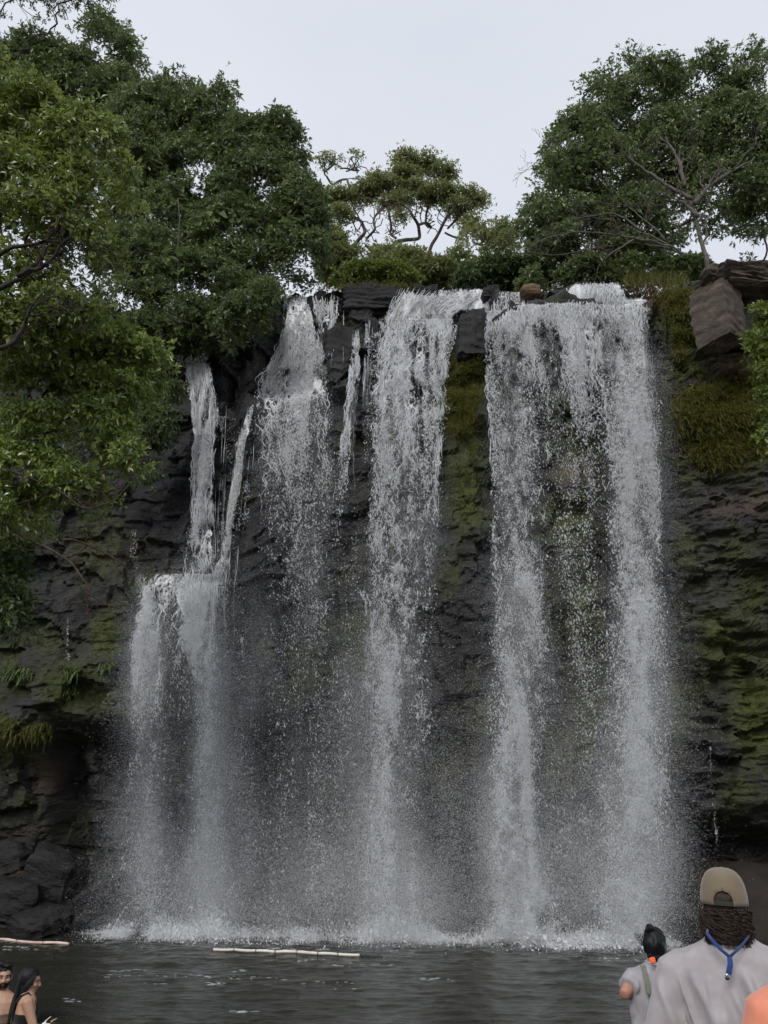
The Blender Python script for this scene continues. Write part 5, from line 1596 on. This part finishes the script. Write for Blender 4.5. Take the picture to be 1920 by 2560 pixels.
def hand(g, wrist, direction, palm_n, side, curl=0.5, s=1.0):
    """palm, four curled fingers of unequal length and a thumb"""
    w = np.array(wrist, float); d = unit(direction); n = unit(np.array(palm_n, float) - d * np.dot(palm_n, d)); x = np.cross(d, n) * side
    etube(g, [w - d * .01, w + d * .035 * s, w + d * .085 * s], [.026 * s, .036 * s, .040 * s], [.019 * s, .017 * s, .013 * s], x, 12)
    for i, (o, l) in enumerate(((.030, .070), (.010, .080), (-.010, .074), (-.029, .058))):
        p = w + d * .082 * s + x * o * s
        pts = [p]; dd = d
        for k, f in enumerate((.45, .32, .23)):
            dd = unit(dd + n * curl * (.55 + .25 * k))
            pts.append(pts[-1] + dd * l * f * s)
        g.tube(pts, np.array([.0095, .009, .008, .0065]) * s, 8)
    p = w + d * .022 * s + x * .030 * s
    d1 = unit(d * .7 + x * .75 + n * .25); d2 = unit(d * .9 + x * .25 + n * .45)
    g.tube([p, p + d1 * .042 * s, p + d1 * .042 * s + d2 * .032 * s, p + d1 * .042 * s + d2 * .056 * s], np.array([.013, .011, .0095, .007]) * s, 8)


def skin_mat(name, col):
    t = NT(name)
    n = t.noise(t.coords((1, 1, 1)), 25, 4)
    t.con(t.ramp(n, [(0.3, tuple(c * .85 for c in col)), (0.7, tuple(c * 1.1 for c in col))]), t.b.inputs['Base Color'])
    t.b.inputs['Roughness'].default_value = 0.5
    t.b.inputs['Subsurface Weight'].default_value = 0.15
    t.b.inputs['Subsurface Radius'].default_value = (.012, .005, .003)
    return t.m


def cloth_mat(name, col, var=0.12):
    t = NT(name)
    v = t.coords((1, 1, 1))
    n = t.noise(v, 14, 4)
    wv = t.node('ShaderNodeTexWave', i_Scale=260.0, i_Distortion=1.0); t.con(v, wv.inputs['Vector'])
    t.con(t.ramp(n, [(0.3, tuple(c * (1 - var) for c in col)), (0.7, tuple(min(1, c * (1 + var)) for c in col))]), t.b.inputs['Base Color'])
    t.b.inputs['Roughness'].default_value = 0.85
    t.b.inputs['Specular IOR Level'].default_value = 0.2
    t.b.inputs['Sheen Weight'].default_value = 0.25
    t.bump(t.math('ADD', n, t.math('MULTIPLY', wv.outputs['Fac'], .03)), .3, .006)
    return t.m


SK_TAN, SK_RED, SK_DEEP = skin_mat('tanned_skin', (0.42, 0.24, 0.16)), skin_mat('flushed_skin', (0.40, 0.20, 0.14)), skin_mat('brown_skin', (0.27, 0.135, 0.085))
GREY_SHIRT, GREY_TEE, ORANGE = cloth_mat('light_grey_shirt', (0.35, 0.325, 0.335)), cloth_mat('grey_tee', (0.31, 0.295, 0.31)), cloth_mat('coral_orange_shirt', (0.70, 0.25, 0.155))
DARK_CLOTH, SHORTS, KHAKI, OLIVE_PACK = cloth_mat('black_swimwear', (0.008, 0.008, 0.010)), cloth_mat('dark_shorts', (0.05, 0.05, 0.06)), cloth_mat('tan_cap_cloth', (0.165, 0.132, 0.088), .08), cloth_mat('olive_grey_pack', (0.16, 0.17, 0.13))
STRAP_DARK, BLUE, WHITE_CLOTH = cloth_mat('dark_olive_strap', (0.035, 0.034, 0.026)), cloth_mat('blue_webbing', (0.022, 0.055, 0.19)), cloth_mat('white_cloth', (0.72, 0.72, 0.70))
H_BLACK = simple_mat('black_hair', (0.006, 0.006, 0.007), 0.5, 0.4, 60, 0.5, 0.25, stretch=(1, 1, .2))
H_BROWN = simple_mat('dark_brown_hair', (0.024, 0.0155, 0.011), 0.6, 0.7, 60, 0.5, 0.25)
GREEN_CAP = cloth_mat('dark_green_cap', (0.012, 0.035, 0.025))
METAL = simple_mat('silver_bead', (0.6, 0.62, 0.66), 0.25, 0.1)
METAL.node_tree.nodes['Principled BSDF'].inputs['Metallic'].default_value = 0.9
EYE_W, EYE_D, LIP = simple_mat('eye_white', (0.32, 0.28, 0.26), .4), simple_mat('dark_iris', (0.01, 0.008, 0.006), .2), simple_mat('lips', (0.32, 0.12, 0.10), .4)


def folds(amp, seed, zs=1.3, xs=12.0, top=None, creases=34):
    R = np.random.default_rng(seed)
    cr = [(R.uniform(-.30, .30), R.uniform(.0, .15), R.uniform(-.35, .35), R.uniform(.008, .018), R.uniform(.5, 1.2), R.uniform(.10, .45), R.choice([-1, 1])) for _ in range(creases)]
    def f(co, no):
        x, y, z = co[:, 0], co[:, 1], co[:, 2]
        w = fbm(x * 2, y * 2, z * 1.5, 2, seed) - .5
        d = amp * .55 * (fbm(x * xs + w * 3, y * xs * .8, z * zs + np.abs(x) * 2.5, 2, seed + 1) - .5)
        if top is None:
            return d * 2
        d = d * sstep(top + .04, top - .07, z)
        for x0, dz, sl, wd, a, ln, sd in cr:
            t = (top - dz) - z
            q = x - (x0 + (sl - x0 * .5) * t + w * .08)
            d = d + amp * .9 * a * np.exp(-(q / (wd * (1 + 1.2 * np.clip(t, 0, 1)))) ** 2) * sstep(0, .08, t) * sstep(ln + .35, ln * .6, t) * (np.sign(y + 1e-6) == sd)
        return d + amp * .18 * (fbm(x * 22, y * 20, z * 7, 2, seed + 3) - .5)
    return f


def person(label, x, y, z, rot, H, skin, arms, sh=.185, head_yaw=0.0, head_pitch=0.0, voxel=.0075, build=1.0, hands=True, face=True, headz=.930, spz=.785):
    """a standing figure facing local +y; arms = [(elbow, wrist, hand dir, curl)] left, right"""
    root = thing('person', label, 'person', None, (x, y, z))
    root.rotation_euler.z = math.radians(rot)
    g = Geo()
    b = build
    etube(g, [(0, -.005, .47 * H), (0, 0, .53 * H), (0, .005, .61 * H), (0, .008, .71 * H), (0, 0, .790 * H), (0, -.008, .830 * H), (0, -.006, .852 * H)],
          np.array([.150, .165, .145, .172, sh * .98, sh * .62, .062]) * b, np.array([.105, .112, .098, .118, .100, .075, .058]) * b)
    etube(g, [(0, -.012, .825 * H), (0, -.004, .855 * H), (0, .006, .885 * H)], [.062 * b, .055 * b, .056 * b], [.060 * b, .056 * b, .056 * b])
    for s in (-1, 1):
        etube(g, [(s * .085, 0, .50 * H), (s * .09, .005, .40 * H), (s * .095, .01, .28 * H), (s * .097, -.012, .20 * H), (s * .10, -.006, .05 * H)], np.array([.088, .080, .056, .054, .036]) * b, np.array([.092, .084, .058, .058, .038]) * b)
        etube(g, [(s * .10, -.045, .028), (s * .104, .05, .034), (s * .112, .15, .018)], [.036, .042, .040], [.028, .028, .016], (1, 0, 0), 12)
    sp = [np.array((s * sh, -.006, spz * H)) for s in (-1, 1)]
    for s, p, a in zip((-1, 1), sp, arms):
        e, w = np.array(a[0], float), np.array(a[1], float)
        m = p * .5 + e * .5; fm_ = e * .6 + w * .4
        etube(g, [p - (e - p) * .05, p, m, e], np.array([.050, .056, .048, .040]) * b, np.array([.050, .058, .050, .041]) * b, (0, 1, 0), 14)
        etube(g, [e, fm_, w], np.array([.041, .042, .027]) * b, np.array([.041, .038, .023]) * b, (0, 1, 0), 14)
        if hands:
            hand(g, w, a[2], a[4] if len(a) > 4 else (-s, .3, 0), s, a[3])
    # head in its own turned frame
    yw, pt = math.radians(head_yaw), math.radians(head_pitch)
    Rz = np.array([[math.cos(yw), -math.sin(yw), 0], [math.sin(yw), math.cos(yw), 0], [0, 0, 1]])
    Rx = np.array([[1, 0, 0], [0, math.cos(pt), -math.sin(pt)], [0, math.sin(pt), math.cos(pt)]])
    R = Rz @ Rx
    hc = np.array((0, .012, headz * H))
    T = lambda v: hc + R @ np.array(v, float)
    ellipsoid(g, T((0, -.008, .018)), (.075, .096, .100), rot=R)
    ellipsoid(g, T((0, .020, -.045)), (.060, .072, .078), rot=R)
    ellipsoid(g, T((0, .050, -.090)), (.036, .036, .030), 10, R)
    ellipsoid(g, T((0, .082, .018)), (.050, .016, .014), 10, R)
    for s in (-1, 1):
        ellipsoid(g, T((s * .040, .066, -.032)), (.026, .022, .022), 10, R)
        ellipsoid(g, T((s * .076, -.006, -.012)), (.010, .018, .032), 10, R)
    g.tube([T((0, .088, .008)), T((0, .100, -.018)), T((0, .112, -.040)), T((0, .098, -.052))], [.009, .011, .014, .008], 8)
    for s in (-1, 1):
        ellipsoid(g, T((s * .012, .098, -.043)), (.009, .010, .008), 8, R)
    fuse('body', g, voxel, 3, skin, root)
    if face:
        for s in (-1, 1):
            link('eye', ellipsoid(Geo(), T((s * .031, .080, -.004)), (.013, .009, .0055), 8, R).mesh('eye'), EYE_W, root)
            link('iris', ellipsoid(Geo(), T((s * .031, .088, -.004)), (.0075, .005, .0058), 8, R).mesh('iris'), EYE_D, root)
            link('eyebrow', Geo().tube([T((s * .014, .094, .014)), T((s * .032, .093, .020)), T((s * .050, .078, .014))], [.004, .005, .003], 6).mesh('eyebrow'), H_BLACK, root)
        link('lips', etube(Geo(), [T((-.022, .082, -.071)), T((0, .094, -.070)), T((.022, .082, -.071))], [.004, .006, .004], [.005, .008, .005], (0, 0, 1), 8).mesh('lips'), LIP, root)
    return root, T, R, sp


def sleeve_shirt(root, H, sh, arms, mat, end, name='shirt', hem=.46, ease=1.12, amp=.006, seed=0, neck=.856, voxel=.0085, sp=None):
    g = Geo()
    b = ease
    etube(g, [(0, -.004, hem * H), (0, 0, .54 * H), (0, .004, .62 * H), (0, .006, .71 * H), (0, 0, .785 * H), (0, -.006, .824 * H), (0, -.010, .842 * H), (0, -.012, neck * H)],
          np.array([.180, .176, .168, .182, sh * 1.0, sh * .80, sh * .48, .068]) * b, np.array([.125, .124, .118, .126, .108, .090, .074, .066]) * b, cap=.12)
    for s, p, a in zip((-1, 1), sp, arms):
        e, w = np.array(a[0], float), np.array(a[1], float)
        if end <= 1:
            q = p + (e - p) * end
            etube(g, [p - (e - p) * .06 - np.array((s * .03, 0, 0)), p, p * .5 + q * .5, q], np.array([.058, .066, .066, .068]) * b, np.array([.060, .068, .066, .066]) * b, (0, 1, 0), 16, cap=.12)
        else:
            etube(g, [p - (e - p) * .06 - np.array((s * .03, 0, 0)), p, p * .5 + e * .5, e, e * .5 + w * .5, w - (w - e) * .05], np.array([.060, .068, .064, .056, .050, .040]) * b, np.array([.062, .070, .064, .056, .048, .038]) * b, (0, 1, 0), 16, cap=.12)
    return fuse(name, g, voxel, 4, mat, root, folds(amp, seed, top=.82 * H))


def shorts(root, H, mat, name='shorts', knee=.30, b=1.12):
    g = Geo()
    etube(g, [(0, -.004, .45 * H), (0, -.002, .52 * H), (0, 0, .58 * H)], np.array([.165, .168, .155]) * b, np.array([.118, .118, .108]) * b)
    for s in (-1, 1):
        etube(g, [(s * .085, 0, .49 * H), (s * .092, .004, .40 * H), (s * .096, .008, knee * H)], np.array([.094, .092, .088]) * b, np.array([.098, .094, .088]) * b, cap=.1)
    return fuse(name, g, .010, 3, mat, root, folds(.005, 5))


def hair_cap(root, T, R, mat, r=(.083, .102, .108), c=(0, -.016, .030), drop=(), rough=.006, name='hair', front=.03):
    """scalp of hair cut away round the face, with lumps for locks"""
    g = Geo()
    ellipsoid(g, c, r, 18)
    for (p, q) in drop:
        ellipsoid(g, p, q, 12)
    V = np.concatenate(g.v)
    # clear the face
    f = (V[:, 1] > front) & (V[:, 2] < .045)
    V[f, 1] = front - (V[f, 2] < -.02) * .03
    V = V + unit(V) * ((fbm(V[:, 0] * 38, V[:, 1] * 38, V[:, 2] * 22, 3, 8) - .5) * 4 * rough)[:, None]
    g.v = [np.array([T(v) for v in V])]
    q, t_, g2 = g.q, g.t, Geo()
    g2.add(g.v[0], np.concatenate(q), np.concatenate(t_))
    return link(name, g2.mesh(name, True), mat, root)


def px_local(root, px, py, yw):
    """local coordinates of the point the photograph shows at px, py, at world depth yw"""
    p = at(px, py, yw) - np.array(root.location)
    a = -root.rotation_euler.z
    return np.array([p[0] * math.cos(a) - p[1] * math.sin(a), p[0] * math.sin(a) + p[1] * math.cos(a), p[2]])


# -- the man in the cap, close to the camera, back turned
MY_ = 3.5
mp_ = at(1817, 2300, MY_)
zt = at(1817, 2166, MY_)[2]                # crown of the cap
Hm = 1.76
mz = zt - .918 * Hm - .141
arms = [((-.315, -.03, 1.10), (-.33, .10, .86), (0, .3, -1), .5), ((.315, -.03, 1.10), (.33, .10, .86), (0, .3, -1), .5)]
man, T, R, sp = person('man seen from behind in a tan cap and light grey long-sleeved shirt', mp_[0], MY_, mz, -21, Hm, SK_TAN, arms, .205, -2, 0, .0075, 1.06, headz=.918)
sleeve_shirt(man, Hm, .215, arms, GREY_SHIRT, 2, amp=.026, seed=31, ease=1.16, voxel=.008, sp=sp, neck=.858)
g = Geo(); an = np.linspace(0, 2 * math.pi, 41)
g.tube(np.stack([np.cos(an) * .083, -.014 + np.sin(an) * .082, np.full(41, .850 * Hm) + np.sin(an) * .012], 1), .0075, 8)
link('collar', g.mesh('collar'), GREY_SHIRT, man)
shorts(man, Hm, SHORTS)
# hair: lumpy mass plus curls under the cap
g = Geo()
for c, r in (((0, -.030, -.045), (.088, .080, .070)), ((-.045, -.045, -.075), (.045, .050, .045)), ((.045, -.045, -.078), (.045, .050, .048)), ((0, -.05, -.085), (.060, .045, .034)), ((0, -.012, .02), (.080, .097, .085))):
    ellipsoid(g, T(c), r, 12, R)
fuse('hair', g, .006, 2, H_BROWN, man, lambda co, no: .010 * (fbm(co[:, 0] * 45, co[:, 1] * 45, co[:, 2] * 30, 2, 3) - .4))
g = Geo()
for _ in range(950):
    a = random.uniform(-2.7, -.45)
    zz = random.uniform(-.105, -.004)
    wv = .087 * (1 - max(0, (-.07 - zz)) * 4.5)
    p = np.array([math.cos(a) * wv, -.030 + math.sin(a) * .078, zz])
    n = unit(np.array([math.cos(a), math.sin(a), -.15]))
    tz = unit(np.cross(n, (0, 0, 1)))
    ph, rr = random.random() * 6.28, random.uniform(.007, .016)
    t_ = np.linspace(0, 1, 8)
    L = random.uniform(.018, .036)
    pts = p + n * random.uniform(.002, .013) + np.outer(np.cos(ph + t_ * 5) * rr, tz) + np.outer(np.sin(ph + t_ * 5) * rr * .7, n) + np.outer(-t_ * L, (0, 0, 1)) + np.outer(t_ ** 1.5 * random.uniform(-.022, .022), tz)
    g.tube([T(q) for q in pts], np.linspace(.0034, .0012, 8), 4)
o = link('curls', g.mesh('curls'), H_BROWN, man); o['kind'] = 'stuff'
# cap
tilt = math.radians(3)
Rt = np.array([[math.cos(tilt), 0, math.sin(tilt)], [0, 1, 0], [-math.sin(tilt), 0, math.cos(tilt)]])
Tc = lambda v: T(Rt @ np.array(v, float) + np.array((0, -.006, .005)))
NA, NP = 96, 22
V, Q = [], []
def cap_pt(a, k):
    ph = k ** 0.9 * math.pi / 2
    r = math.cos(ph) ** .66
    return np.array([math.cos(a) * .0865 * r, math.sin(a) * .106 * r, .130 * math.sin(ph) ** .92])
for i in range(NA):
    for j in range(NP):
        V.append(Tc(cap_pt(i * 2 * math.pi / NA, j / (NP - 1) * .985)))
for i in range(NA):
    for j in range(NP - 1):
        p = cap_pt((i + .5) * 2 * math.pi / NA, (j + .5) / (NP - 1) * .985)
        if p[1] < 0 and (p[0] / .037) ** 2 + (max(p[2] - .012, 0) / .042) ** 2 < 1 and p[2] > -.01:
            continue
        i2 = (i + 1) % NA
        Q.append((i * NP + j, i2 * NP + j, i2 * NP + j + 1, i * NP + j + 1))
me = make_mesh('cap', V, Q, None, True)
cap = link('cap', me, KHAKI, man)
md = cap.modifiers.new('thickness', 'SOLIDIFY'); md.thickness = .0022; md.offset = 1
g = Geo()
for k in range(6):
    a = math.pi / 6 + k * math.pi / 3
    if abs(a - 1.5 * math.pi) < .1:
        continue
    g.tube([Tc(cap_pt(a, t_) * 1.012) for t_ in np.linspace(.02 if abs(a - 1.5 * math.pi) > .5 else .35, .97, 14)], .0011, 5)
link('seam', g.mesh('seam'), KHAKI, cap)
link('button', ellipsoid(Geo(), Tc((0, 0, .1305)), (.009, .009, .004), 8).mesh('button'), KHAKI, cap)
def back_pt(x, z, out=1.015):
    k = 1e-3
    best = None
    for kk in np.linspace(0, .7, 50):
        p = cap_pt(1.5 * math.pi, kk)
        if p[2] >= z:
            break
    r = math.cos(kk ** .9 * math.pi / 2) ** .66
    c = max(-1, min(1, x / (.0865 * r)))
    return np.array([x, -.106 * r * math.sqrt(1 - c * c), z]) * np.array([1, out, 1])
g = Geo()
arch = [(math.cos(a) * .0375, .012 + math.sin(a) * .043) for a in np.linspace(0, math.pi, 26)]
arch = [(.0375, .0)] + arch + [(-.0375, .0)]
g.tube([Tc(back_pt(x, z)) for x, z in arch], .0024, 6)
link('cap_trim', g.mesh('cap_trim'), KHAKI, cap)
V = []
for x in np.linspace(-.041, .041, 17):
    for z in (.001, .017):
        V.append(Tc(back_pt(x, z, 1.02)))
    for z in (.017, .001):
        V.append(Tc(back_pt(x, z, .995)))
Q = [(i * 4 + a, i * 4 + (a + 1) % 4, (i + 1) * 4 + (a + 1) % 4, (i + 1) * 4 + a) for i in range(16) for a in range(4)]
link('cap_strap', make_mesh('cap_strap', V, Q, None, False), STRAP_DARK, cap)
V = []
for a in np.linspace(.25, math.pi - .25, 17):
    p0, p1 = np.array([math.cos(a) * .085, math.sin(a) * .104, .004]), np.array([math.cos(a) * .088, math.sin(a) * .112 + .062 * math.sin(a), -.010 - .018 * abs(math.cos(a))])
    V += [Tc(p0), Tc(p1), Tc(p1 - (0, 0, .003)), Tc(p0 - (0, 0, .003))]
link('cap_brim', make_mesh('cap_brim', V, [(i * 4 + a, i * 4 + (a + 1) % 4, (i + 1) * 4 + (a + 1) % 4, (i + 1) * 4 + a) for i in range(16) for a in range(4)], None, True), KHAKI, cap)
# sunglasses on their blue retainer strap
gl = link('sunglasses', Geo().tube([T((-.084, -.03, -.002)), T((-.084, .03, .0)), T((-.07, .092, .0)), T((-.02, .108, -.004)), T((.02, .108, -.004)), T((.07, .092, .0)), T((.084, .03, .0)), T((.084, -.03, -.006))], .003, 6).mesh('sunglasses'), EYE_D, man)
for s in (-1, 1):
    link('lens', ellipsoid(Geo(), T((s * .034, .104, -.008)), (.026, .006, .020), 10, R).mesh('lens'), EYE_D, gl)
jn = px_local(man, 1824, 2392, MY_ - .15)
def ribbon(pts, w, th, xdir=(1, 0, 0)):
    return etube(Geo(), pts, w, th, xdir, 8, 4.0, .2)
back = lambda px, py, d: px_local(man, px, py, MY_ - d)
for pts in ([T((-.074, -.030, -.075)), back(1768, 2334, .105), back(1780, 2350, .125), back(1800, 2372, .145), jn], [T((.074, -.030, -.080)), back(1871, 2342, .105), back(1862, 2354, .125), back(1845, 2374, .145), jn]):
    link('retainer_strap', ribbon(pts, .0062, .0028, (.6, 0, 1)).mesh('retainer_strap'), BLUE, gl)
link('retainer_strap', ribbon([jn, back(1826, 2412, .155), back(1821, 2436, .16)], .0095, .003).mesh('retainer_strap'), BLUE, gl)
link('strap_bead', ellipsoid(Geo(), back(1817, 2438, .168), (.007, .006, .007), 10).mesh('strap_bead'), METAL, gl)
link('strap_toggle', ellipsoid(Geo(), back(1818, 2446, .165), (.008, .006, .006), 10).mesh('strap_toggle'), EYE_D, gl)

# -- the smaller figure in grey wading in front of the man
WY_ = 7.2
wp = at(1640, 2400, WY_)
Hw = 1.66
wz = at(1632, 2312, WY_)[2] - Hw - .02
el = lambda px, py, yw, r: px_local(r, px, py, yw)
tmp = bpy.data.objects.new('tmp', None); tmp.location = (wp[0], WY_, wz); tmp.rotation_euler.z = math.radians(-14)
arms = [(px_local(tmp, 1561, 2484, WY_ - .06), px_local(tmp, 1596, 2470, WY_ + .20), (.6, .8, .2), .6), ((.27, .05, .63 * Hw), (.15, .26, .64 * Hw), (-.7, .6, .2), .6)]
bpy.data.objects.remove(tmp)
wad, T, R, sp = person('dark-haired person in a grey T-shirt with backpack straps wading with back turned', wp[0], WY_, wz, -14, Hw, SK_RED, arms, .180, 4, 8, .0085, 1.02)
sleeve_shirt(wad, Hw, .19, arms, GREY_TEE, .56, amp=.020, seed=51, ease=1.16, voxel=.010, sp=sp)
link('collar', Geo().tube(np.stack([np.cos(an) * .075, -.014 + np.sin(an) * .074, np.full(41, .854 * Hw) + np.sin(an) * .01], 1), .012, 8).mesh('collar'), GREY_TEE, wad)
shorts(wad, Hw, SHORTS, knee=.28)
hair_cap(wad, T, R, H_BLACK, (.088, .108, .110), (0, -.016, .012), [((0, -.05, -.075), (.066, .052, .05)), ((-.022, -.04, .125), (.034, .034, .030)), ((-.045, -.05, .115), (.020, .020, .02))], .012)
g = ellipsoid(Geo(), (0, 0, 0), (1, 1, 1), 18)
Vc = np.concatenate(g.v); kq = np.concatenate(g.q)
Vc = Vc * np.array((.090, .110, .108)) + np.array((.004, -.010, .004))
kq = kq[(Vc[kq].mean(1)[:, 0] > .052) & (Vc[kq].mean(1)[:, 2] > -.085)]
o = link('cap', make_mesh('cap', [T(v) for v in Vc], kq, None, True), GREEN_CAP, wad); o.modifiers.new('t', 'SOLIDIFY').thickness = .004
pk = fuse('backpack', etube(Geo(), [(0.02, -.185, .54 * Hw), (.02, -.20, .60 * Hw), (.02, -.195, .68 * Hw), (.02, -.17, .735 * Hw)], [.115, .125, .12, .09], [.05, .07, .065, .04]), .009, 3, OLIVE_PACK, wad, folds(.006, 61))
for s in (-1, 1):
    link('strap', ribbon([(s * .085, -.185, .735 * Hw), (s * .095, -.135, .80 * Hw), (s * .105, -.06, .842 * Hw), (s * .115, .05, .82 * Hw), (s * .12, .13, .75 * Hw), (s * .13, .14, .64 * Hw), (s * .15, 0, .56 * Hw)], .020, .006).mesh('strap'), OLIVE_PACK, pk)
fuse('pouch', etube(Geo(), [px_local(wad, 1629, 2395, WY_ - .16), px_local(wad, 1634, 2408, WY_ - .18)], [.026, .020], [.014, .012], (1, 0, 0), 12, 4.0, .3), .006, 2, cloth_mat('bright_orange', (0.75, 0.12, 0.04)), pk)
link('hanging_cord', ribbon([el(1588, 2478, WY_ - .02, wad), el(1588, 2495, WY_ - .03, wad), el(1590, 2508, WY_ - .03, wad)], .011, .005).mesh('hanging_cord'), BLUE, wad)

# -- the person in orange, mostly out of frame at right
OY = 2.05
op = at(2172, 2400, OY)
Ho = 1.72
oz = at(2172, 2452, OY)[2] - .835 * Ho
arms = [((-.30, .0, .62 * Ho), (-.28, .14, .50 * Ho), (0, .4, -1), .5), ((.30, .0, .62 * Ho), (.28, .14, .50 * Ho), (0, .4, -1), .5)]
org, T, R, sp = person('person in a coral orange shirt cut off by the bottom right corner', op[0], OY, oz, -22, Ho, SK_TAN, arms, .20, 0, 0, .0085, 1.05)
sleeve_shirt(org, Ho, .21, arms, ORANGE, .8, amp=.026, seed=71, ease=1.15, sp=sp)
shorts(org, Ho, SHORTS)
hair_cap(org, T, R, H_BROWN)

# -- the couple at lower left, waist deep
LY = 9.5
lp = at(62, 2520, LY)
Hl = 1.60
lz = at(75, 2415, LY)[2] - .898 * Hl - .13
tmp = bpy.data.objects.new('tmp', None); tmp.location = (lp[0], LY, lz); tmp.rotation_euler.z = math.radians(-62)
arms = [((-.24, .06, .63 * Hl), (-.12, .24, .60 * Hl), (.6, .8, .0), .7), (px_local(tmp, 84, 2570, LY - .15), px_local(tmp, 116, 2572, LY - .02), (.2, 1, .1), .7)]
bpy.data.objects.remove(tmp)
wom, T, R, sp = person('woman in profile with long black hair and black bikini top standing in the pool', lp[0], LY, lz, -62, Hl, SK_TAN, arms, .158, -14, -6, .0075, .98, headz=.898, spz=.795)
hg = Geo()
hair_cap(wom, T, R, H_BLACK, (.084, .104, .108), (0, -.018, .022), [((.0, -.06, -.07), (.070, .055, .09))], .004, front=.045)
for k in range(90):
    u_ = random.uniform(-1, 1); v_ = random.uniform(0, 1)
    pts = [T((u_ * .066, -.085 + .02 * v_, .04)), T((u_ * .08, -.108 + .03 * v_, -.05)), np.array((u_ * .085 - .005, -.115 + .015 * v_, .80 * Hl)), np.array((u_ * .078 - .012, -.130 + .012 * v_, .735 * Hl)), np.array((u_ * .06 - .02, -.135, random.uniform(.665, .70) * Hl))]
    tt = np.linspace(0, 4, 14)
    P_ = np.stack([np.interp(tt, np.arange(5), [p[c] for p in pts]) for c in range(3)], 1)
    P_[1:-1] = P_[1:-1] * .5 + (P_[:-2] + P_[2:]) * .25
    hg.tube(P_, np.linspace(.013, .006, 14), 6)
for k in range(26):                      # locks that fall past the cheek
    s = 1 if k % 2 else -1
    pts = np.array([T((s * .03, .06, .085)), T((s * .07, .052 - .003 * k * .5, .04)), T((s * .083, .030 - .002 * k, -.03)), T((s * .080, -.01 - .002 * k, -.10)), T((s * .07, -.06, -.17))])
    tt = np.linspace(0, 4, 12)
    hg.tube(np.stack([np.interp(tt, np.arange(5), pts[:, c]) for c in range(3)], 1), .009, 6)
o = link('long_hair', hg.mesh('long_hair'), H_BLACK, wom); o['kind'] = 'stuff'
g = Geo(); etube(g, [(0, .006, .665 * Hl), (0, .008, .69 * Hl), (0, .010, .72 * Hl)], np.array([.160, .172, .176]), np.array([.112, .121, .124]), cap=.1)
for s in (-1, 1):
    ellipsoid(g, (s * .062, .088, .715 * Hl), (.060, .048, .055), 12)
top = fuse('bikini_top', g, .007, 3, DARK_CLOTH, wom)
for s in (-1, 1):
    link('strap', ribbon([(s * .080, -.116, .69 * Hl), (s * .085, -.120, .74 * Hl), (s * .088, -.108, .785 * Hl), (s * .092, -.064, .822 * Hl), (s * .094, .0, .838 * Hl), (s * .090, .075, .79 * Hl), (s * .075, .125, .73 * Hl)], .014, .007).mesh('strap'), DARK_CLOTH, top)
g = Geo(); etube(g, [(0, -.004, .475 * Hl), (0, 0, .505 * Hl), (0, 0, .535 * Hl)], np.array([.155, .166, .160]) * .94, np.array([.110, .114, .110]) * .94, cap=.2)
fuse('bikini_bottom', g, .009, 2, DARK_CLOTH, wom)
g = Geo()
for (a, b, c, r1, r2) in ((110, 2562, -.14, .030, .028), (118, 2568, -.12, .042, .036), (112, 2578, -.13, .055, .05)):
    ellipsoid(g, at(a, b, LY + c), (r1, r1 * .8, r2), 10)
g.tube(at(np.array([112, 114, 120, 127]), np.array([2560, 2552, 2547, 2541]), LY - .12), [.012, .010, .008, .005], 8)
tag(fuse('towel', g, .008, 2, WHITE_CLOTH, None, folds(.010, 81, xs=16, zs=10)), 'crumpled white cloth held in the hand of the woman in black bikini', 'towel')

GY_ = 9.95
gp = at(2, 2500, GY_)
Hg = 1.74
gz = at(2, 2409, GY_)[2] - Hg + .005
arms = [((-.26, .04, .63 * Hg), (-.20, .22, .55 * Hg), (.2, .8, -.3), .5), ((.26, .04, .63 * Hg), (.20, .22, .55 * Hg), (-.2, .8, -.3), .5)]
guy, T, R, sp = person('bare-chested man with short black hair and beard at left edge beside the long-haired woman', gp[0], GY_, gz, 190, Hg, SK_TAN, arms, .20, 14, 0, .0075, 1.03)
hair_cap(guy, T, R, H_BLACK, (.082, .102, .100), (0, -.014, .030), [((-.02, .05, .105), (.055, .045, .028)), ((.03, .03, .115), (.04, .045, .022))], .010, front=.050)
g = ellipsoid(Geo(), (0, 0, 0), (1, 1, 1), 20)
Vb = np.concatenate(g.v) * np.array((.066, .080, .080)) + np.array((0, .021, -.050)); qb = np.concatenate(g.q)
cb = Vb[qb].mean(1)
qb = qb[(cb[:, 1] > -.01) & (cb[:, 2] < -.058) & ~((np.abs(cb[:, 0]) < .022) & (np.abs(cb[:, 2] + .071) < .009))]
o = link('beard', make_mesh('beard', [T(v) for v in Vb], qb, None, True), H_BLACK, guy); o.modifiers.new('t', 'SOLIDIFY').thickness = .004
link('moustache', Geo().tube([T((-.030, .086, -.066)), T((0, .104, -.058)), T((.030, .086, -.066))], [.004, .006, .004], 6).mesh('moustache'), H_BLACK, guy)
shorts(guy, Hg, SHORTS)
